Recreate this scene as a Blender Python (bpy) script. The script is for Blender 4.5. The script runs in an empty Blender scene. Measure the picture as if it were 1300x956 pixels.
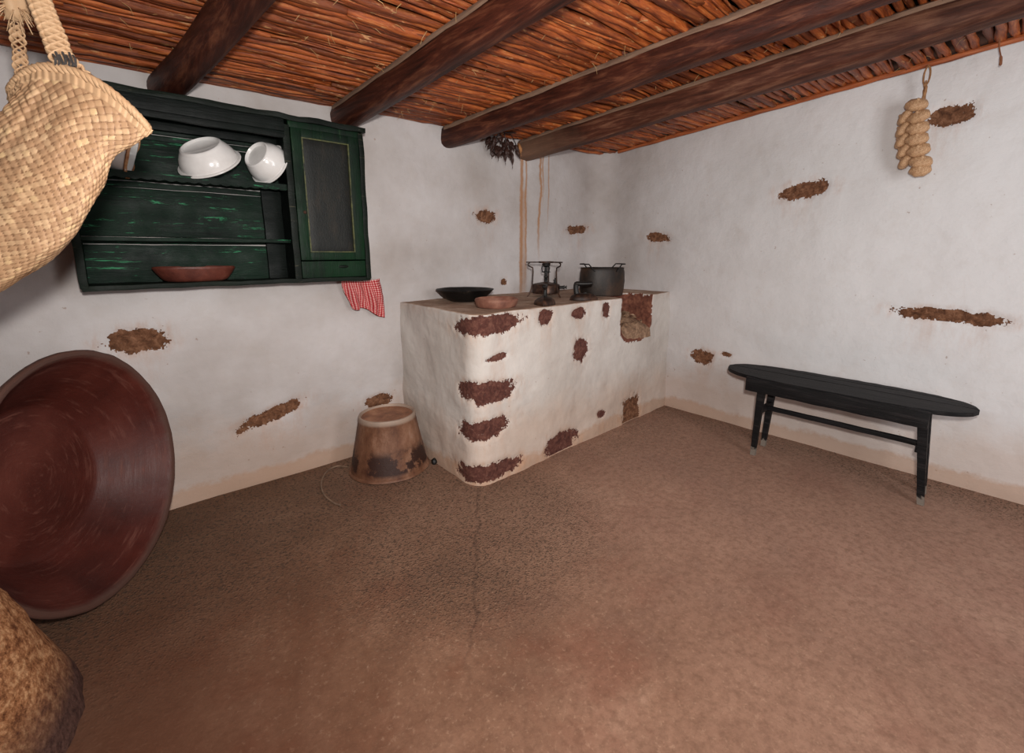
import bpy, bmesh, math, random
from mathutils import Vector, Matrix, noise, Euler
from mathutils.bvhtree import BVHTree
PI = math.pi
R = math.radians
random.seed(7)
scene = bpy.context.scene
col = scene.collection
V = Vector

# ------------------------------------------------------------------ helpers
def fbm(p, o=4, h=0.6):
    s = 0; a = 1; t = 0
    p = V(p)
    for _ in range(o):
        s += a * noise.noise(p); t += a; a *= h; p = p * 2.03 + V((3.1, 7.7, 1.3))
    return s / t

def sm(a, b, x):
    if a == b: return 0.0 if x < a else 1.0
    t = max(0, min(1, (x - a) / (b - a))); return t * t * (3 - 2 * t)

def lin(c):
    return tuple((x / 255 / 12.92) if x / 255 <= 0.04045 else ((x / 255 + 0.055) / 1.055) ** 2.4 for x in c) + (1,)

class MB:
    def __init__(s): s.v = []; s.f = []; s.uv = None; s.att = {}
    def add(s, vs, fs):
        n = len(s.v); s.v += [tuple(v) for v in vs]; s.f += [tuple(i + n for i in f) for f in fs]; return n
    def grid(s, rows, closeu=False, closev=False):
        n = len(rows); m = len(rows[0]); b = len(s.v)
        for r in rows: s.v += [tuple(p) for p in r]
        for i in range(n - (0 if closev else 1)):
            for j in range(m - (0 if closeu else 1)):
                s.f.append((b + i * m + j, b + i * m + (j + 1) % m, b + ((i + 1) % n) * m + (j + 1) % m, b + ((i + 1) % n) * m + j))
        return b
    def box(s, x0, x1, y0, y1, z0, z1, seg=0, amp=0, rnd=0.0, seed=0, mtx=None):
        """box with bevelled, worn edges: subdivided along its length and jittered"""
        bm = bmesh.new(); bmesh.ops.create_cube(bm, size=1)
        c = V(((x0 + x1) / 2, (y0 + y1) / 2, (z0 + z1) / 2)); d = V((abs(x1 - x0), abs(y1 - y0), abs(z1 - z0)))
        for v in bm.verts: v.co = V((v.co.x * d.x, v.co.y * d.y, v.co.z * d.z))
        if rnd: bmesh.ops.bevel(bm, geom=bm.edges[:], offset=min(rnd, min(d) * .45), segments=2, affect='EDGES', profile=.6)
        if seg:
            for ax in range(3):
                k = int(d[ax] / seg)
                for i in range(1, k):
                    t = -d[ax] / 2 + d[ax] * i / k; nn = V((0, 0, 0)); nn[ax] = 1; cc = V((0, 0, 0)); cc[ax] = t
                    bmesh.ops.bisect_plane(bm, geom=bm.verts[:] + bm.edges[:] + bm.faces[:], plane_co=cc, plane_no=nn)
        bm.verts.index_update()
        vs = []
        for v in bm.verts:
            p = v.co + c
            if amp:
                q = p * 9 + V((seed * 3.7, seed, seed * 1.9)); p = p + V((noise.noise(q), noise.noise(q + V((9, 9, 9))), noise.noise(q + V((5, 1, 19))))) * amp
            vs.append(mtx @ p if mtx else p)
        s.add(vs, [[v.index for v in f.verts] for f in bm.faces]); bm.free()
    def lathe(s, prof, n=48, loc=(0, 0, 0), sx=1, sy=1, mtx=None, amp=0, seed=0, fq=12):
        rows = []
        for (r, z) in prof:
            row = []
            for k in range(n):
                a = 2 * PI * k / n; p = V((r * math.cos(a) * sx, r * math.sin(a) * sy, z))
                if amp: p += V((p.x, p.y, .0)).normalized() * noise.noise(p * fq + V((seed, 0, 0))) * amp if r > 1e-5 else V((0, 0, 0))
                if amp: p.z += noise.noise(p * fq + V((seed, 50, 0))) * amp
                p = (mtx @ p) if mtx else p
                row.append(p + V(loc))
            rows.append(row)
        s.grid(rows, closeu=True)
    def tube(s, pts, rad, n=8, sq=1.0, cap=True, wob=0, seed=0):
        pts = [V(p) for p in pts]; N = len(pts)
        if not hasattr(rad, '__len__'): rad = [rad] * N
        up = V((0, 0, 1)); t0 = (pts[1] - pts[0]).normalized()
        if abs(t0.z) > .9: up = V((1, 0, 0))
        rows = []; side = t0.cross(up).normalized()
        for i in range(N):
            t = (pts[min(i + 1, N - 1)] - pts[max(i - 1, 0)]).normalized()
            side = (side - t * side.dot(t)).normalized(); b = side.cross(t)
            row = []
            for k in range(n):
                a = 2 * PI * k / n; r = rad[i]
                if wob: r *= 1 + wob * noise.noise(V((math.cos(a) * 1.3 + seed, math.sin(a) * 1.3, i * .45 + seed * 3)))
                row.append(pts[i] + side * math.cos(a) * r + b * math.sin(a) * r * sq)
            rows.append(row)
        b0 = s.grid(rows, closeu=True)
        if cap:
            s.f.append(tuple(b0 + k for k in range(n))[::-1]); s.f.append(tuple(b0 + (N - 1) * n + k for k in range(n)))
        return b0
    def build(s, name, mat=None, parent=None, smooth=True, angle=40):
        me = bpy.data.meshes.new(name); me.from_pydata(s.v, [], s.f); me.update()
        bm = bmesh.new(); bm.from_mesh(me); bmesh.ops.recalc_face_normals(bm, faces=bm.faces[:]); bm.to_mesh(me); bm.free()
        if mat: me.materials.append(mat)
        for k, vals in s.att.items():
            a = me.attributes.new(k, 'FLOAT', 'POINT'); a.data.foreach_set('value', vals)
        if s.uv:
            l = me.uv_layers.new(name='UVMap')
            for lp in me.loops: l.data[lp.index].uv = s.uv[lp.vertex_index]
        if smooth:
            me.polygons.foreach_set('use_smooth', [True] * len(me.polygons))
            if angle < 180: me.set_sharp_from_angle(angle=R(angle))
        o = bpy.data.objects.new(name, me); col.objects.link(o)
        if parent: o.parent = parent
        return o

def tag(o, label=None, cat=None, group=None, kind=None):
    if label: o['label'] = label
    if cat: o['category'] = cat
    if group: o['group'] = group
    if kind: o['kind'] = kind
    return o
def empty(name, loc, rz=0):
    o = bpy.data.objects.new(name, None); o.location = loc; o.rotation_euler = (0, 0, rz); o.empty_display_size = .05; col.objects.link(o); return o

# ------------------------------------------------------------------ materials
class NT:
    def __init__(s, name):
        s.m = bpy.data.materials.new(name); s.m.use_nodes = True; s.t = s.m.node_tree
        s.b = s.t.nodes['Principled BSDF']; s.co = s.t.nodes.new('ShaderNodeTexCoord').outputs['Object']
    def n(s, ty, **k):
        o = s.t.nodes.new(ty)
        for a, v in k.items(): setattr(o, a, v)
        return o
    def L(s, a, b): s.t.links.new(a, b)
    def put(s, sock, v):
        if hasattr(v, 'is_linked') or isinstance(v, bpy.types.NodeSocket): s.L(v, sock)
        else: sock.default_value = v
    def math(s, op, a, b=0.0, c=None, clamp=False):
        o = s.n('ShaderNodeMath', operation=op); o.use_clamp = clamp; s.put(o.inputs[0], a); s.put(o.inputs[1], b)
        if c is not None: s.put(o.inputs[2], c)
        return o.outputs[0]
    def map(s, scale=(1, 1, 1), rot=(0, 0, 0), loc=(0, 0, 0), src=None):
        o = s.n('ShaderNodeMapping'); s.L(src or s.co, o.inputs[0]); o.inputs['Scale'].default_value = scale; o.inputs['Rotation'].default_value = rot; o.inputs['Location'].default_value = loc
        return o.outputs[0]
    def noise(s, scale=5, detail=6, rough=.6, vec=None, dist=0, col=False):
        o = s.n('ShaderNodeTexNoise'); s.L(vec or s.co, o.inputs['Vector']); o.inputs['Scale'].default_value = scale; o.inputs['Detail'].default_value = detail; o.inputs['Roughness'].default_value = rough; o.inputs['Distortion'].default_value = dist
        return o.outputs[1 if col else 0]
    def vor(s, scale=20, feature='F1', vec=None, out=0, rand=1):
        o = s.n('ShaderNodeTexVoronoi', feature=feature); s.L(vec or s.co, o.inputs['Vector']); o.inputs['Scale'].default_value = scale; o.inputs['Randomness'].default_value = rand
        return o.outputs[out]
    def ramp(s, f, stops, interp='LINEAR'):
        o = s.n('ShaderNodeValToRGB'); s.L(f, o.inputs[0]); e = o.color_ramp.elements; o.color_ramp.interpolation = interp
        while len(e) < len(stops): e.new(.5)
        for i, (p, c) in enumerate(stops):
            e[i].position = p; e[i].color = (c, c, c, 1) if isinstance(c, (int, float)) else lin(c)
        return o.outputs[0]
    def mix(s, f, a, b, mode='MIX'):
        o = s.n('ShaderNodeMix', data_type='RGBA', blend_type=mode); s.put(o.inputs[0], f)
        s.put(o.inputs[6], lin(a) if isinstance(a, tuple) and len(a) == 3 else a); s.put(o.inputs[7], lin(b) if isinstance(b, tuple) and len(b) == 3 else b)
        return o.outputs[2]
    def attr(s, name): return s.n('ShaderNodeAttribute', attribute_name=name).outputs['Fac']
    def xyz(s, vec=None):
        o = s.n('ShaderNodeSeparateXYZ'); s.L(vec or s.co, o.inputs[0]); return o.outputs
    def bump(s, h, strength=.5, dist=.01, prev=None):
        o = s.n('ShaderNodeBump'); s.L(h, o.inputs['Height']); o.inputs['Strength'].default_value = strength; o.inputs['Distance'].default_value = dist
        if prev: s.L(prev, o.inputs['Normal'])
        return o.outputs[0]
    def out(s, color, rough=.8, bump=None, metal=0, spec=.5):
        s.put(s.b.inputs['Base Color'], lin(color) if isinstance(color, tuple) and len(color) == 3 else color); s.put(s.b.inputs['Roughness'], rough)
        s.b.inputs['Metallic'].default_value = metal; s.b.inputs['Specular IOR Level'].default_value = spec
        if bump: s.L(bump, s.b.inputs['Normal'])
        return s.m

def simple(name, stops, scale=12, stretch=(1, 1, 1), rough=.8, bscale=60, bstr=.4, bdist=.003, detail=8, metal=0, spec=.5, dist=0):
    t = NT(name); v = t.map(stretch)
    c = t.ramp(t.noise(scale, detail, .65, v, dist), stops)
    b = t.bump(t.noise(bscale, 6, .6, v), bstr, bdist)
    return t.out(c, rough, b, metal, spec)

def wall_material(name, drips=(), tone=(198, 193, 192), tone2=(168, 159, 154), painted_light=False):
    t = NT(name)
    c = t.ramp(t.noise(1.3, 5, .6), [(.3, tone2), (.62, tone)])
    if painted_light: c = t.mix(t.ramp(t.math('MULTIPLY', t.xyz()[1], .3), [(.28, .85), (.82, 0.0)]), c, (216, 215, 215))  # painted daylight: plaster grows paler away from the back corner
    c = t.mix(t.ramp(t.noise(9, 6, .7), [(.5, 0.0), (.85, .25)]), c, (178, 165, 152))
    c = t.mix(t.ramp(t.noise(4, 8, .75, t.map((1, 1, .35))), [(.6, 0.0), (.75, .22)]), c, (168, 140, 116))
    z = t.xyz()[2]
    # earth splashed up from the floor
    zz = t.math('ADD', z, t.math('MULTIPLY', t.noise(6, 6, .7), -.16))
    c = t.mix(t.ramp(zz, [(-.05, .6), (.03, .0)]), c, (170, 130, 100))
    zz2 = t.math('ADD', z, t.math('MULTIPLY', t.noise(3, 6, .7), -.5))
    c = t.mix(t.ramp(zz2, [(-.1, .42), (.22, .0)]), c, (184, 152, 128))
    # stains around bare stones, stored on the mesh
    st = t.attr('stain')
    f = t.math('MULTIPLY', st, t.ramp(t.noise(14, 6, .75, t.map((1, 1, .3))), [(.42, .0), (.72, .6)]))
    c = t.mix(f, c, (176, 122, 80))
    # flecks
    c = t.mix(t.ramp(t.noise(38, 3, .5), [(.72, 0.0), (.76, .5)]), c, (140, 105, 82))
    X, Y, Z = t.xyz()
    for (x0, w, z0, z1, amp, a) in drips:
        wob = t.math('MULTIPLY', t.math('SUBTRACT', t.noise(3.2, 4, .6, t.map((0, 0, 1), loc=(x0 * 7, 0, 0))), .5), amp)
        d = t.math('ABSOLUTE', t.math('SUBTRACT', t.math('SUBTRACT', X, x0), wob))
        d = t.math('ADD', d, t.math('MULTIPLY', t.noise(40, 3, .6), w * .8))
        m = t.ramp(t.math('DIVIDE', d, w * 2.4), [(.3, 1.0), (.62, 0.0)])
        r1 = t.n('ShaderNodeMapRange'); t.L(Z, r1.inputs[0]); r1.inputs[1].default_value = z0; r1.inputs[2].default_value = z0 + .35
        m = t.math('MULTIPLY', m, r1.outputs[0])
        m = t.math('MULTIPLY', m, t.ramp(t.math('MULTIPLY', Z, .3), [((z1) * .3, a), ((z1 + .04) * .3, 0.0)]))
        c = t.mix(t.math('MULTIPLY', m, .85), c, (168, 120, 80))
    b = t.bump(t.noise(2.5, 4, .5), .5, .03)
    b = t.bump(t.noise(11, 8, .62), .45, .012, b)
    b = t.bump(t.noise(70, 5, .7), .35, .003, b)
    b = t.bump(t.noise(5, 3, .5, t.map((1, 1, 3), (0, .3, 0))), .3, .012, b)
    return t.out(c, .85, b, spec=.25)

def stone_material(name, lo, mid, hi):
    t = NT(name)
    c = t.ramp(t.noise(30, 8, .7, dist=.6), [(.3, lo), (.5, mid), (.72, hi)])
    c = t.mix(t.ramp(t.noise(75, 3, .6), [(.66, 0.0), (.71, .4)]), c, (176, 160, 148))
    b = t.bump(t.noise(35, 8, .75), .9, .012); b = t.bump(t.noise(140, 4, .7), .5, .003, b)
    return t.out(c, .95, b, spec=.2)
M = {}
M['stoneA'] = stone_material('ochre_stone', (66, 42, 30), (118, 80, 58), (164, 120, 92))
M['stoneB'] = stone_material('maroon_stone', (64, 38, 34), (98, 60, 52), (134, 92, 78))

def wood(name, dark, mid, hi, axis=0, rough=.6, bs=.8, sc=3.0, extra=None):
    t = NT(name); st = [14, 14, 14]; st[axis] = .9
    v = t.map(tuple(st))
    f = t.noise(sc, 9, .7, v, .3)
    c = t.ramp(f, [(.3, dark), (.5, mid), (.7, hi)])
    c = t.mix(t.ramp(t.noise(2.2, 4, .6), [(.35, .55), (.6, .0)]), c, dark)
    if extra: c = extra(t, c)
    b = t.bump(f, bs, .006); b = t.bump(t.noise(sc * 5, 5, .7, v), .5, .002, b)
    return t.out(c, rough, b, spec=.22)

# ------------------------------------------------------------------ plan curves
def rounded(pts, rads):
    out = []; cur = V(pts[0])
    for i in range(1, len(pts)):
        b = V(pts[i])
        if i < len(pts) - 1 and rads[i] > 0:
            a = V(pts[i - 1]); c = V(pts[i + 1]); r = rads[i]
            d1 = (a - b).normalized(); d2 = (c - b).normalized(); ang = d1.angle(d2); tt = r / math.tan(ang / 2)
            p = b + d1 * tt; q = b + d2 * tt; cen = b + (d1 + d2).normalized() * r / math.sin(ang / 2)
            out.append((cur, p)); a0 = math.atan2(p.y - cen.y, p.x - cen.x); a1 = math.atan2(q.y - cen.y, q.x - cen.x)
            da = (a1 - a0 + PI) % (2 * PI) - PI; prev = p
            for k in range(1, 13):
                aa = a0 + da * k / 12; nx = cen + V((math.cos(aa), math.sin(aa))) * r; out.append((prev, nx)); prev = nx
            cur = q
        else: out.append((cur, b)); cur = b
    return out
def ev(segs, s):
    """point and inward normal (room side) at arc length s"""
    for a, b in segs:
        L = (b - a).length
        if s <= L: break
        s -= L
    d = (b - a).normalized(); return a + d * s, V((d.y, -d.x))
def total(segs): return sum((b - a).length for a, b in segs)
WALL = rounded([(-1.6, 2.97), (3.73, 2.97), (3.73, -2.4)], [0, .22, 0])
STOVE = rounded([(1.5, 2.97), (1.49, 2.045), (3.73, 2.15)], [0, .10, 0])
WP = [(1.628, .956, .248, .122, 0), (2.215, .424, .391, .08, .27), (2.904, .353, .21, .085, .1), (3.881, 1.68, .2, .1, -.02), (4.08, 1.157, .06, .06, .19),
      (4.986, 1.611, .3, .075, .06), (5.886, 1.536, .22, .08, -.1), (6.388, .516, .2, .12, -.1), (6.593, .572, .09, .04, -.08), (7.015, 1.827, .3, .11, .11), (7.724, 2.167, .2, .1, .05), (7.873, 1.028, .48, .075, -.03)]
SP = [(.975, .985, .52, .115, .03), (1.043, .783, .17, .043, .1), (.97, .578, .42, .137, -.04), (.929, .344, .38, .12, .08), (.985, .07, .5, .115, .0),
      (1.634, .06, .36, .16, -.0), (1.843, .713, .17, .164, -.3), (1.464, .985, .13, .104, -.02), (1.821, .983, .15, .084, -.02), (2.135, .973, .09, .12, .02), (2.533, .085, .25, .26, .2), (2.106, .164, .09, .06, -.14)]
def ragged(u, v, a, b, ang, seed):
    c, s = math.cos(ang), math.sin(ang); x = u * c + v * s; y = -u * s + v * c
    e = (abs(x / (a / 2)) ** 2.6 + abs(y / (b / 2)) ** 2.6) ** (1 / 2.6)
    q = V((u * 14 + seed * 5.1, v * 14 + seed, seed))
    return e + noise.noise(q) * .30 + noise.noise(q * 2.6) * .2 + noise.noise(q * 8) * .2
def patch(surface_bvh, segs, spec, seed, mat, parent, off=.0025):
    s0, z0, a, b, ang = spec; st = .0045; mb = MB(); ids = {}
    nu = int(a * .72 / st); nv = int((b * .75 + abs(ang) * a * .5) / st)
    def vid(i, j):
        if (i, j) not in ids:
            u, v = i * st, j * st; P, N = ev(segs, s0 + u); o = V((P.x, P.y, z0 + v)); N3 = V((N.x, N.y, 0))
            e = ragged(u, v, a, b, ang, seed)
            h = surface_bvh.ray_cast(o + N3 * .15, -N3, .4)
            p = h[0] if h[0] else o
            d = off + .004 * fbm((u * 40, v * 40, seed)) if e < .9 else off * .3
            ids[(i, j)] = len(mb.v); mb.v.append(tuple(p + N3 * d))
        return ids[(i, j)]
    for i in range(-nu, nu):
        for j in range(-nv, nv):
            if z0 + j * st < .004: continue
            if ragged((i + .5) * st, (j + .5) * st, a, b, ang, seed) < 1: mb.f.append((vid(i, j), vid(i + 1, j), vid(i + 1, j + 1), vid(i, j + 1)))
    # keep the ragged fringe: isolated cells are flecks of bare stone
    return mb.build('exposed_stone', mat, parent)
def recess(s, z, specs, depth):
    d = 0; stn = 0
    for k, (s0, z0, a, b, ang) in enumerate(specs):
        if abs(s - s0) < a * 1.2 + .1 and -.6 < z - z0 < b * 1.2 + .1:
            e = ragged(s - s0, z - z0, a, b, ang, k + 1)
            d = max(d, sm(1.25, .95, e)); stn = max(stn, sm(1.9, 1.0, e) * .9)
            if z < z0 and abs(s - s0) < a * .45: stn = max(stn, .5 * sm(-.35, -.05, z - z0) * sm(.5, .35, abs(s - s0) / a))
    return d * depth, stn

# ------------------------------------------------------------------ room shell
def ceil_z(x, y): return 2.26 + .065 * (2.97 - y) + .02 * x
def wall_sheet(name, s0, s1, mat, kx=WALL, specs=WP, z1=2.62, st=.018):
    mb = MB(); n = int((s1 - s0) / st); m = int(z1 / st); stain = []; rows = []
    for j in range(m + 1):
        z = z1 * j / m - .02; row = []
        for i in range(n + 1):
            s = s0 + (s1 - s0) * i / n; P, N = ev(kx, s)
            d, stn = recess(s, z, specs, .010)
            bulge = fbm((s * .9, z * 1.1, 3.3), 3) * .035 + fbm((s * 5, z * 5, 9), 4) * .007
            # soft swelling of plaster just under the canes, and a slight flare at the floor
            bulge += .012 * sm(.12, 0, z)
            row.append((P.x + N.x * (bulge - d), P.y + N.y * (bulge - d), z)); stain.append(stn)
        rows.append(row)
    mb.grid(rows); mb.att['stain'] = stain
    o = mb.build(name, mat, angle=180); tag(o, kind='structure')
    return o, BVHTree.FromPolygons(mb.v, mb.f)
wm_l = wall_material('lime_plaster_left', drips=[(2.665, .022, .85, 2.3, .05, 1.0), (2.715, .013, 1.1, 2.3, .05, .9), (2.69, .045, .8, 1.9, .05, .55), (2.875, .017, 1.3, 2.3, .12, 1.0), (2.91, .011, 1.75, 2.3, .06, .9), (2.975, .010, 1.55, 2.3, .03, .75)])
wm_r = wall_material('lime_plaster_right', painted_light=True)
SM = 5.33 - .22 + .17
wl, bl = wall_sheet('wall_left', 0, SM, wm_l)
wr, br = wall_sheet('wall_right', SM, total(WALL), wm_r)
for k, sp in enumerate(WP):
    left = sp[0] < SM
    patch(bl if left else br, WALL, sp, k + 1, M['stoneA'], wl if left else wr)
# walls on the camera's side of the room (plain, the doorway lies behind the camera)
wp = wall_material('lime_plaster_plain')
mb = MB(); mb.box(-1.66, -1.6, -2.46, 3.05, -.02, 2.8); tag(mb.build('wall_west', wp, smooth=False), kind='structure')
mb = MB(); mb.box(-1.66, 1.6, -2.46, -2.4, -.02, 2.8); mb.box(2.7, 3.8, -2.46, -2.4, -.02, 2.8); mb.box(1.6, 2.7, -2.46, -2.4, 2.05, 2.8); tag(mb.build('wall_south', wp, smooth=False), kind='structure')

# floor
def floor_h(x, y): return 0.0
mb = MB(); rows = []; gr = []
for j in range(0, 121):
    y = -2.5 + 5.6 * j / 120; row = []
    for i in range(0, 121):
        x = -1.7 + 5.6 * i / 120
        g = sm(1.55, .35, 2.97 - y + .25 * fbm((x * 2, y * 2, 1)) + max(0, x - 1.35) * 1.1)      # coarse patch by the tub
        g = max(g, sm(.5, .1, 3.73 - x + .12 * fbm((x * 3, y * 3, 4))) * .8, sm(1.0, .5, math.hypot(x - 1.25, (y - 1.9))) * .75, sm(.35, .05, abs(y - 1.95)) * (x > 1.3) * .35)
        gr.append(g); row.append((x, y, .004 * fbm((x * 1.2, y * 1.2, 8), 3) - .002))
    rows.append(row)
mb.grid(rows); mb.att['gravel'] = gr
t = NT('packed_earth')
c = t.ramp(t.noise(1.1, 7, .68, dist=.4), [(.32, (88, 58, 43)), (.45, (116, 82, 62)), (.56, (134, 99, 78)), (.7, (160, 126, 104))])
c = t.mix(t.ramp(t.noise(2.3, 6, .65, t.map(loc=(4, 2, 0))), [(.5, 0.0), (.66, .7)]), c, (106, 60, 40))
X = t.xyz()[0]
c = t.mix(t.ramp(t.math('MULTIPLY', t.math('ADD', X, t.math('MULTIPLY', t.noise(1.2), 1.5)), .3), [(.35, 0.0), (.95, .5)]), c, (184, 148, 130))  # daylight painted into the earth: paler towards the right wall
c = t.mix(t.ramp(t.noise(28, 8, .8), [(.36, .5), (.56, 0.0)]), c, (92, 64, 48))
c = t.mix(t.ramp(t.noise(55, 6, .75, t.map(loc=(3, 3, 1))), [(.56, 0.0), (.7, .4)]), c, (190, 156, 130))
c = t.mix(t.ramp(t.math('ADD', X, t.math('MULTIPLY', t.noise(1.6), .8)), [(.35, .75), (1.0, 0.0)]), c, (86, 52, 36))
g = t.attr('gravel')
v1 = t.vor(95); v2 = t.noise(66, 4, .65)
gm = t.math('MULTIPLY', g, t.ramp(v2, [(.41, .95), (.455, 0.0)]))
c = t.mix(gm, c, (36, 30, 28))
c = t.mix(t.math('MULTIPLY', g, .38), c, (112, 90, 72))
# a long crack running out from the stove corner
Y = t.xyz()[1]
cd = t.math('ABSOLUTE', t.math('ADD', t.math('SUBTRACT', t.math('MULTIPLY', t.math('SUBTRACT', X, .89), .784), t.math('MULTIPLY', t.math('SUBTRACT', Y, 1.27), .62)), t.math('MULTIPLY', t.math('SUBTRACT', t.noise(5, 5, .65), .5), .16)))
cm = t.math('MULTIPLY', t.ramp(t.math('MULTIPLY', cd, 20), [(.02, .45), (.22, 0.0)]), t.ramp(t.math('MULTIPLY', Y, .4), [(.42, 0.0), (.5, 1.0), (.8, 1.0), (.82, 0.0)]))
c = t.mix(cm, c, (60, 44, 36))
b = t.bump(t.noise(3, 5, .6), .4, .02); b = t.bump(t.noise(45, 8, .75), .5, .006, b)
b = t.bump(t.math('MULTIPLY', t.ramp(v1, [(0, 1.0), (.5, 0.0)]), g), .8, .008, b)
fm = t.out(c, t.ramp(t.noise(4), [(.3, .6), (.7, .85)]), b, spec=.25)
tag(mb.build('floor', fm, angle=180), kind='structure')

# ceiling: dark earth slab with a lining of crooked canes
mb = MB(); rows = []
for j in range(41):
    y = -2.5 + 5.7 * j / 40; rows.append([(-1.7 + 5.6 * i / 40, y, ceil_z(-1.7 + 5.6 * i / 40, y) + .045 - .05 * sm(3.40, 3.62, -1.7 + 5.6 * i / 40) + .01 * fbm((i * .7, j * .7, 2))) for i in range(41)])
mb.grid(rows)
ceiling = tag(mb.build('ceiling', simple('roof_mud', [(.3, (30, 18, 12)), (.7, (84, 52, 34))], 20, rough=.95), angle=180), kind='structure')
t = NT('cane_bark')
tint = t.attr('tint')
v = t.map((1.5, 14, 14))
c = t.ramp(t.noise(3.5, 9, .75, v, .4), [(.28, (50, 20, 9)), (.40, (122, 54, 22)), (.53, (178, 90, 38)), (.66, (206, 126, 66)), (.8, (226, 180, 128))])
c = t.mix(t.math('MULTIPLY', tint, .75), c, (62, 26, 13))
c = t.mix(t.ramp(t.noise(22, 5, .7, t.map((.6, 2, 2))), [(.60, 0.0), (.68, .8)]), c, (206, 156, 104))
b = t.bump(t.noise(7, 8, .75, v), .9, .006)
cane_m = t.out(c, .45, b, spec=.5)
rng = random.Random(3); mb = MB(); tl = []
y = -1.2
def cane(x0, x1, y0, r, zoff, skew, seed):
    n = max(4, int((x1 - x0) / .07)); pts = []; rad = []
    for k in range(n + 1):
        x = x0 + (x1 - x0) * k / n
        yy = y0 + skew * (x - (x0 + x1) / 2) + .022 * noise.noise(V((x * 1.6, seed * 1.7, 0))) + .010 * noise.noise(V((x * 6, seed * 2.7, 5)))
        zz = ceil_z(x, yy) + zoff + .010 * noise.noise(V((x * 2.5, seed * 3.1, 9)))
        pts.append((x, yy, zz)); rad.append(r * (1 + .22 * noise.noise(V((x * 9, seed, 3))) ) * (.75 if k in (0, n) else 1))
    b0 = len(mb.v); mb.tube(pts, rad, 7, wob=.35, seed=seed); tl.extend([rng.random() ** 1.6] * (len(mb.v) - b0))
k = 0
while y < 3.02:
    r = rng.uniform(.012, .025)
    x = -1.6 + rng.uniform(0, .5)
    x = -1.6
    while x < 3.74:
        L = rng.uniform(1.0, 2.6); x1 = min(x + L, 3.76)
        if 3.76 - x1 < .3: x1 = 3.78
        k += 1; cane(x, x1 + (.05 if x1 < 3.6 else 0), y + rng.uniform(-.006, .006), r * rng.uniform(.85, 1.15), rng.uniform(-.004, .008), rng.uniform(-.008, .008), k)
        x = x1
    y += r * 1.8 + rng.uniform(0, .005)
# a second, sparser layer of twigs showing in the gaps
for i in range(150):
    x = rng.uniform(-1.5, 3.2); k += 1
    cane(x, min(x + rng.uniform(.3, .9), 3.7), rng.uniform(-.2, 2.95), rng.uniform(.004, .008), -.014, rng.uniform(-.12, .12), k)
mb.att['tint'] = tl
mb.build('cane_lining', cane_m, ceiling, angle=180)
mb = MB(); rng = random.Random(5)
for i in range(420):
    x = rng.uniform(-.4, 3.65); y = rng.uniform(.1, 2.93); z = ceil_z(x, y) - .012; L = rng.uniform(.02, .06)
    a = rng.uniform(0, 2 * PI); dn = rng.uniform(.1, 1.2); d = V((math.cos(a), math.sin(a), -dn)).normalized()
    p = V((x, y, z)); q = p + d * L * .6; e = q + (d + V((rng.uniform(-.5, .5), rng.uniform(-.5, .5), -.3))).normalized() * L * .5
    mb.tube([p, q, e], [.0013, .001, .0006], 4)
o = mb.build('loose_straw', simple('straw', [(.3, (150, 110, 66)), (.7, (206, 170, 118))], 30, rough=.7), ceiling); o['kind'] = 'stuff'

# pole under the cane ends along the right wall
mb = MB(); mb.tube([(3.680 + .008 * noise.noise(V((i * .3, 0, 0))), -1.2 + 3.95 * i / 60, ceil_z(3.69, -1.2 + 3.95 * i / 60) - .026 + .006 * noise.noise(V((i * .4, 3, 0)))) for i in range(61)], .016, 8, wob=.2)
tag(mb.build('edge_pole', simple('cane_orange', [(.3, (104, 48, 22)), (.55, (166, 88, 44)), (.75, (200, 130, 78))], 6, (8, .6, 8), rough=.6)),
    'thin orange-brown pole running under the cane ends along the right wall', 'pole')

# ------------------------------------------------------------------ beams
def dusty(t, c):
    n = t.n('ShaderNodeNewGeometry'); x = t.xyz(n.outputs['Normal'])
    return t.mix(t.math('MULTIPLY', t.ramp(x[0], [(-.0, 0.0), (.01, 0.0)]), 1.0), c, c)
BM = wood('beam_wood', (32, 15, 11), (72, 34, 23), (122, 74, 52), 1, rough=.5, bs=1.0, sc=2.4)
BM2 = wood('weathered_beam_wood', (38, 19, 13), (84, 45, 31), (134, 92, 70), 1, rough=.6, bs=1.0, sc=2.4, extra=lambda t, c: t.mix(t.ramp(t.math('MULTIPLY', t.math('ADD', t.xyz()[1], t.math('MULTIPLY', t.noise(5), .6)), .3), [(.78, 0.0), (.95, .7)]), c, (124, 96, 78)))
BT = simple('dusty_upper_edge', [(.3, (92, 68, 54)), (.7, (132, 104, 84))], 9, (5, .6, 5), rough=.9)
def beam(x0, x1, y0, y1, r, sq, label, mat, seed, flat=2.0):
    mb = MB(); N = 70; n = 20; rows = []
    for i in range(N + 1):
        tt = i / N; y = y0 + (y1 - y0) * tt; x = x0 + (x1 - x0) * tt + .012 * noise.noise(V((tt * 4, seed, 0))); zc = ceil_z(x, y) - r * sq - .004 + .008 * noise.noise(V((tt * 5, seed, 7)))
        row = []
        for k in range(n):
            a = 2 * PI * k / n; ca, sa = math.cos(a), math.sin(a); e = (abs(ca) ** flat + abs(sa) ** flat) ** (-1 / flat)
            rr = r * e * (1 + .10 * noise.noise(V((ca * 1.2, sa * 1.2 + seed * 5, y * 2.2))) + .035 * noise.noise(V((ca * 4, sa * 4 + seed, y * 3))))
            row.append((x + ca * rr, y, zc + sa * rr * sq))
        rows.append(row)
    b = mb.grid(rows, closeu=True); mb.f.append(tuple(range(n))[::-1]); mb.f.append(tuple(N * n + k for k in range(n)))
    o = mb.build('ceiling_beam', mat, angle=60); tag(o, label, 'beam', 'log beams under the cane ceiling')
    return o
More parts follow.
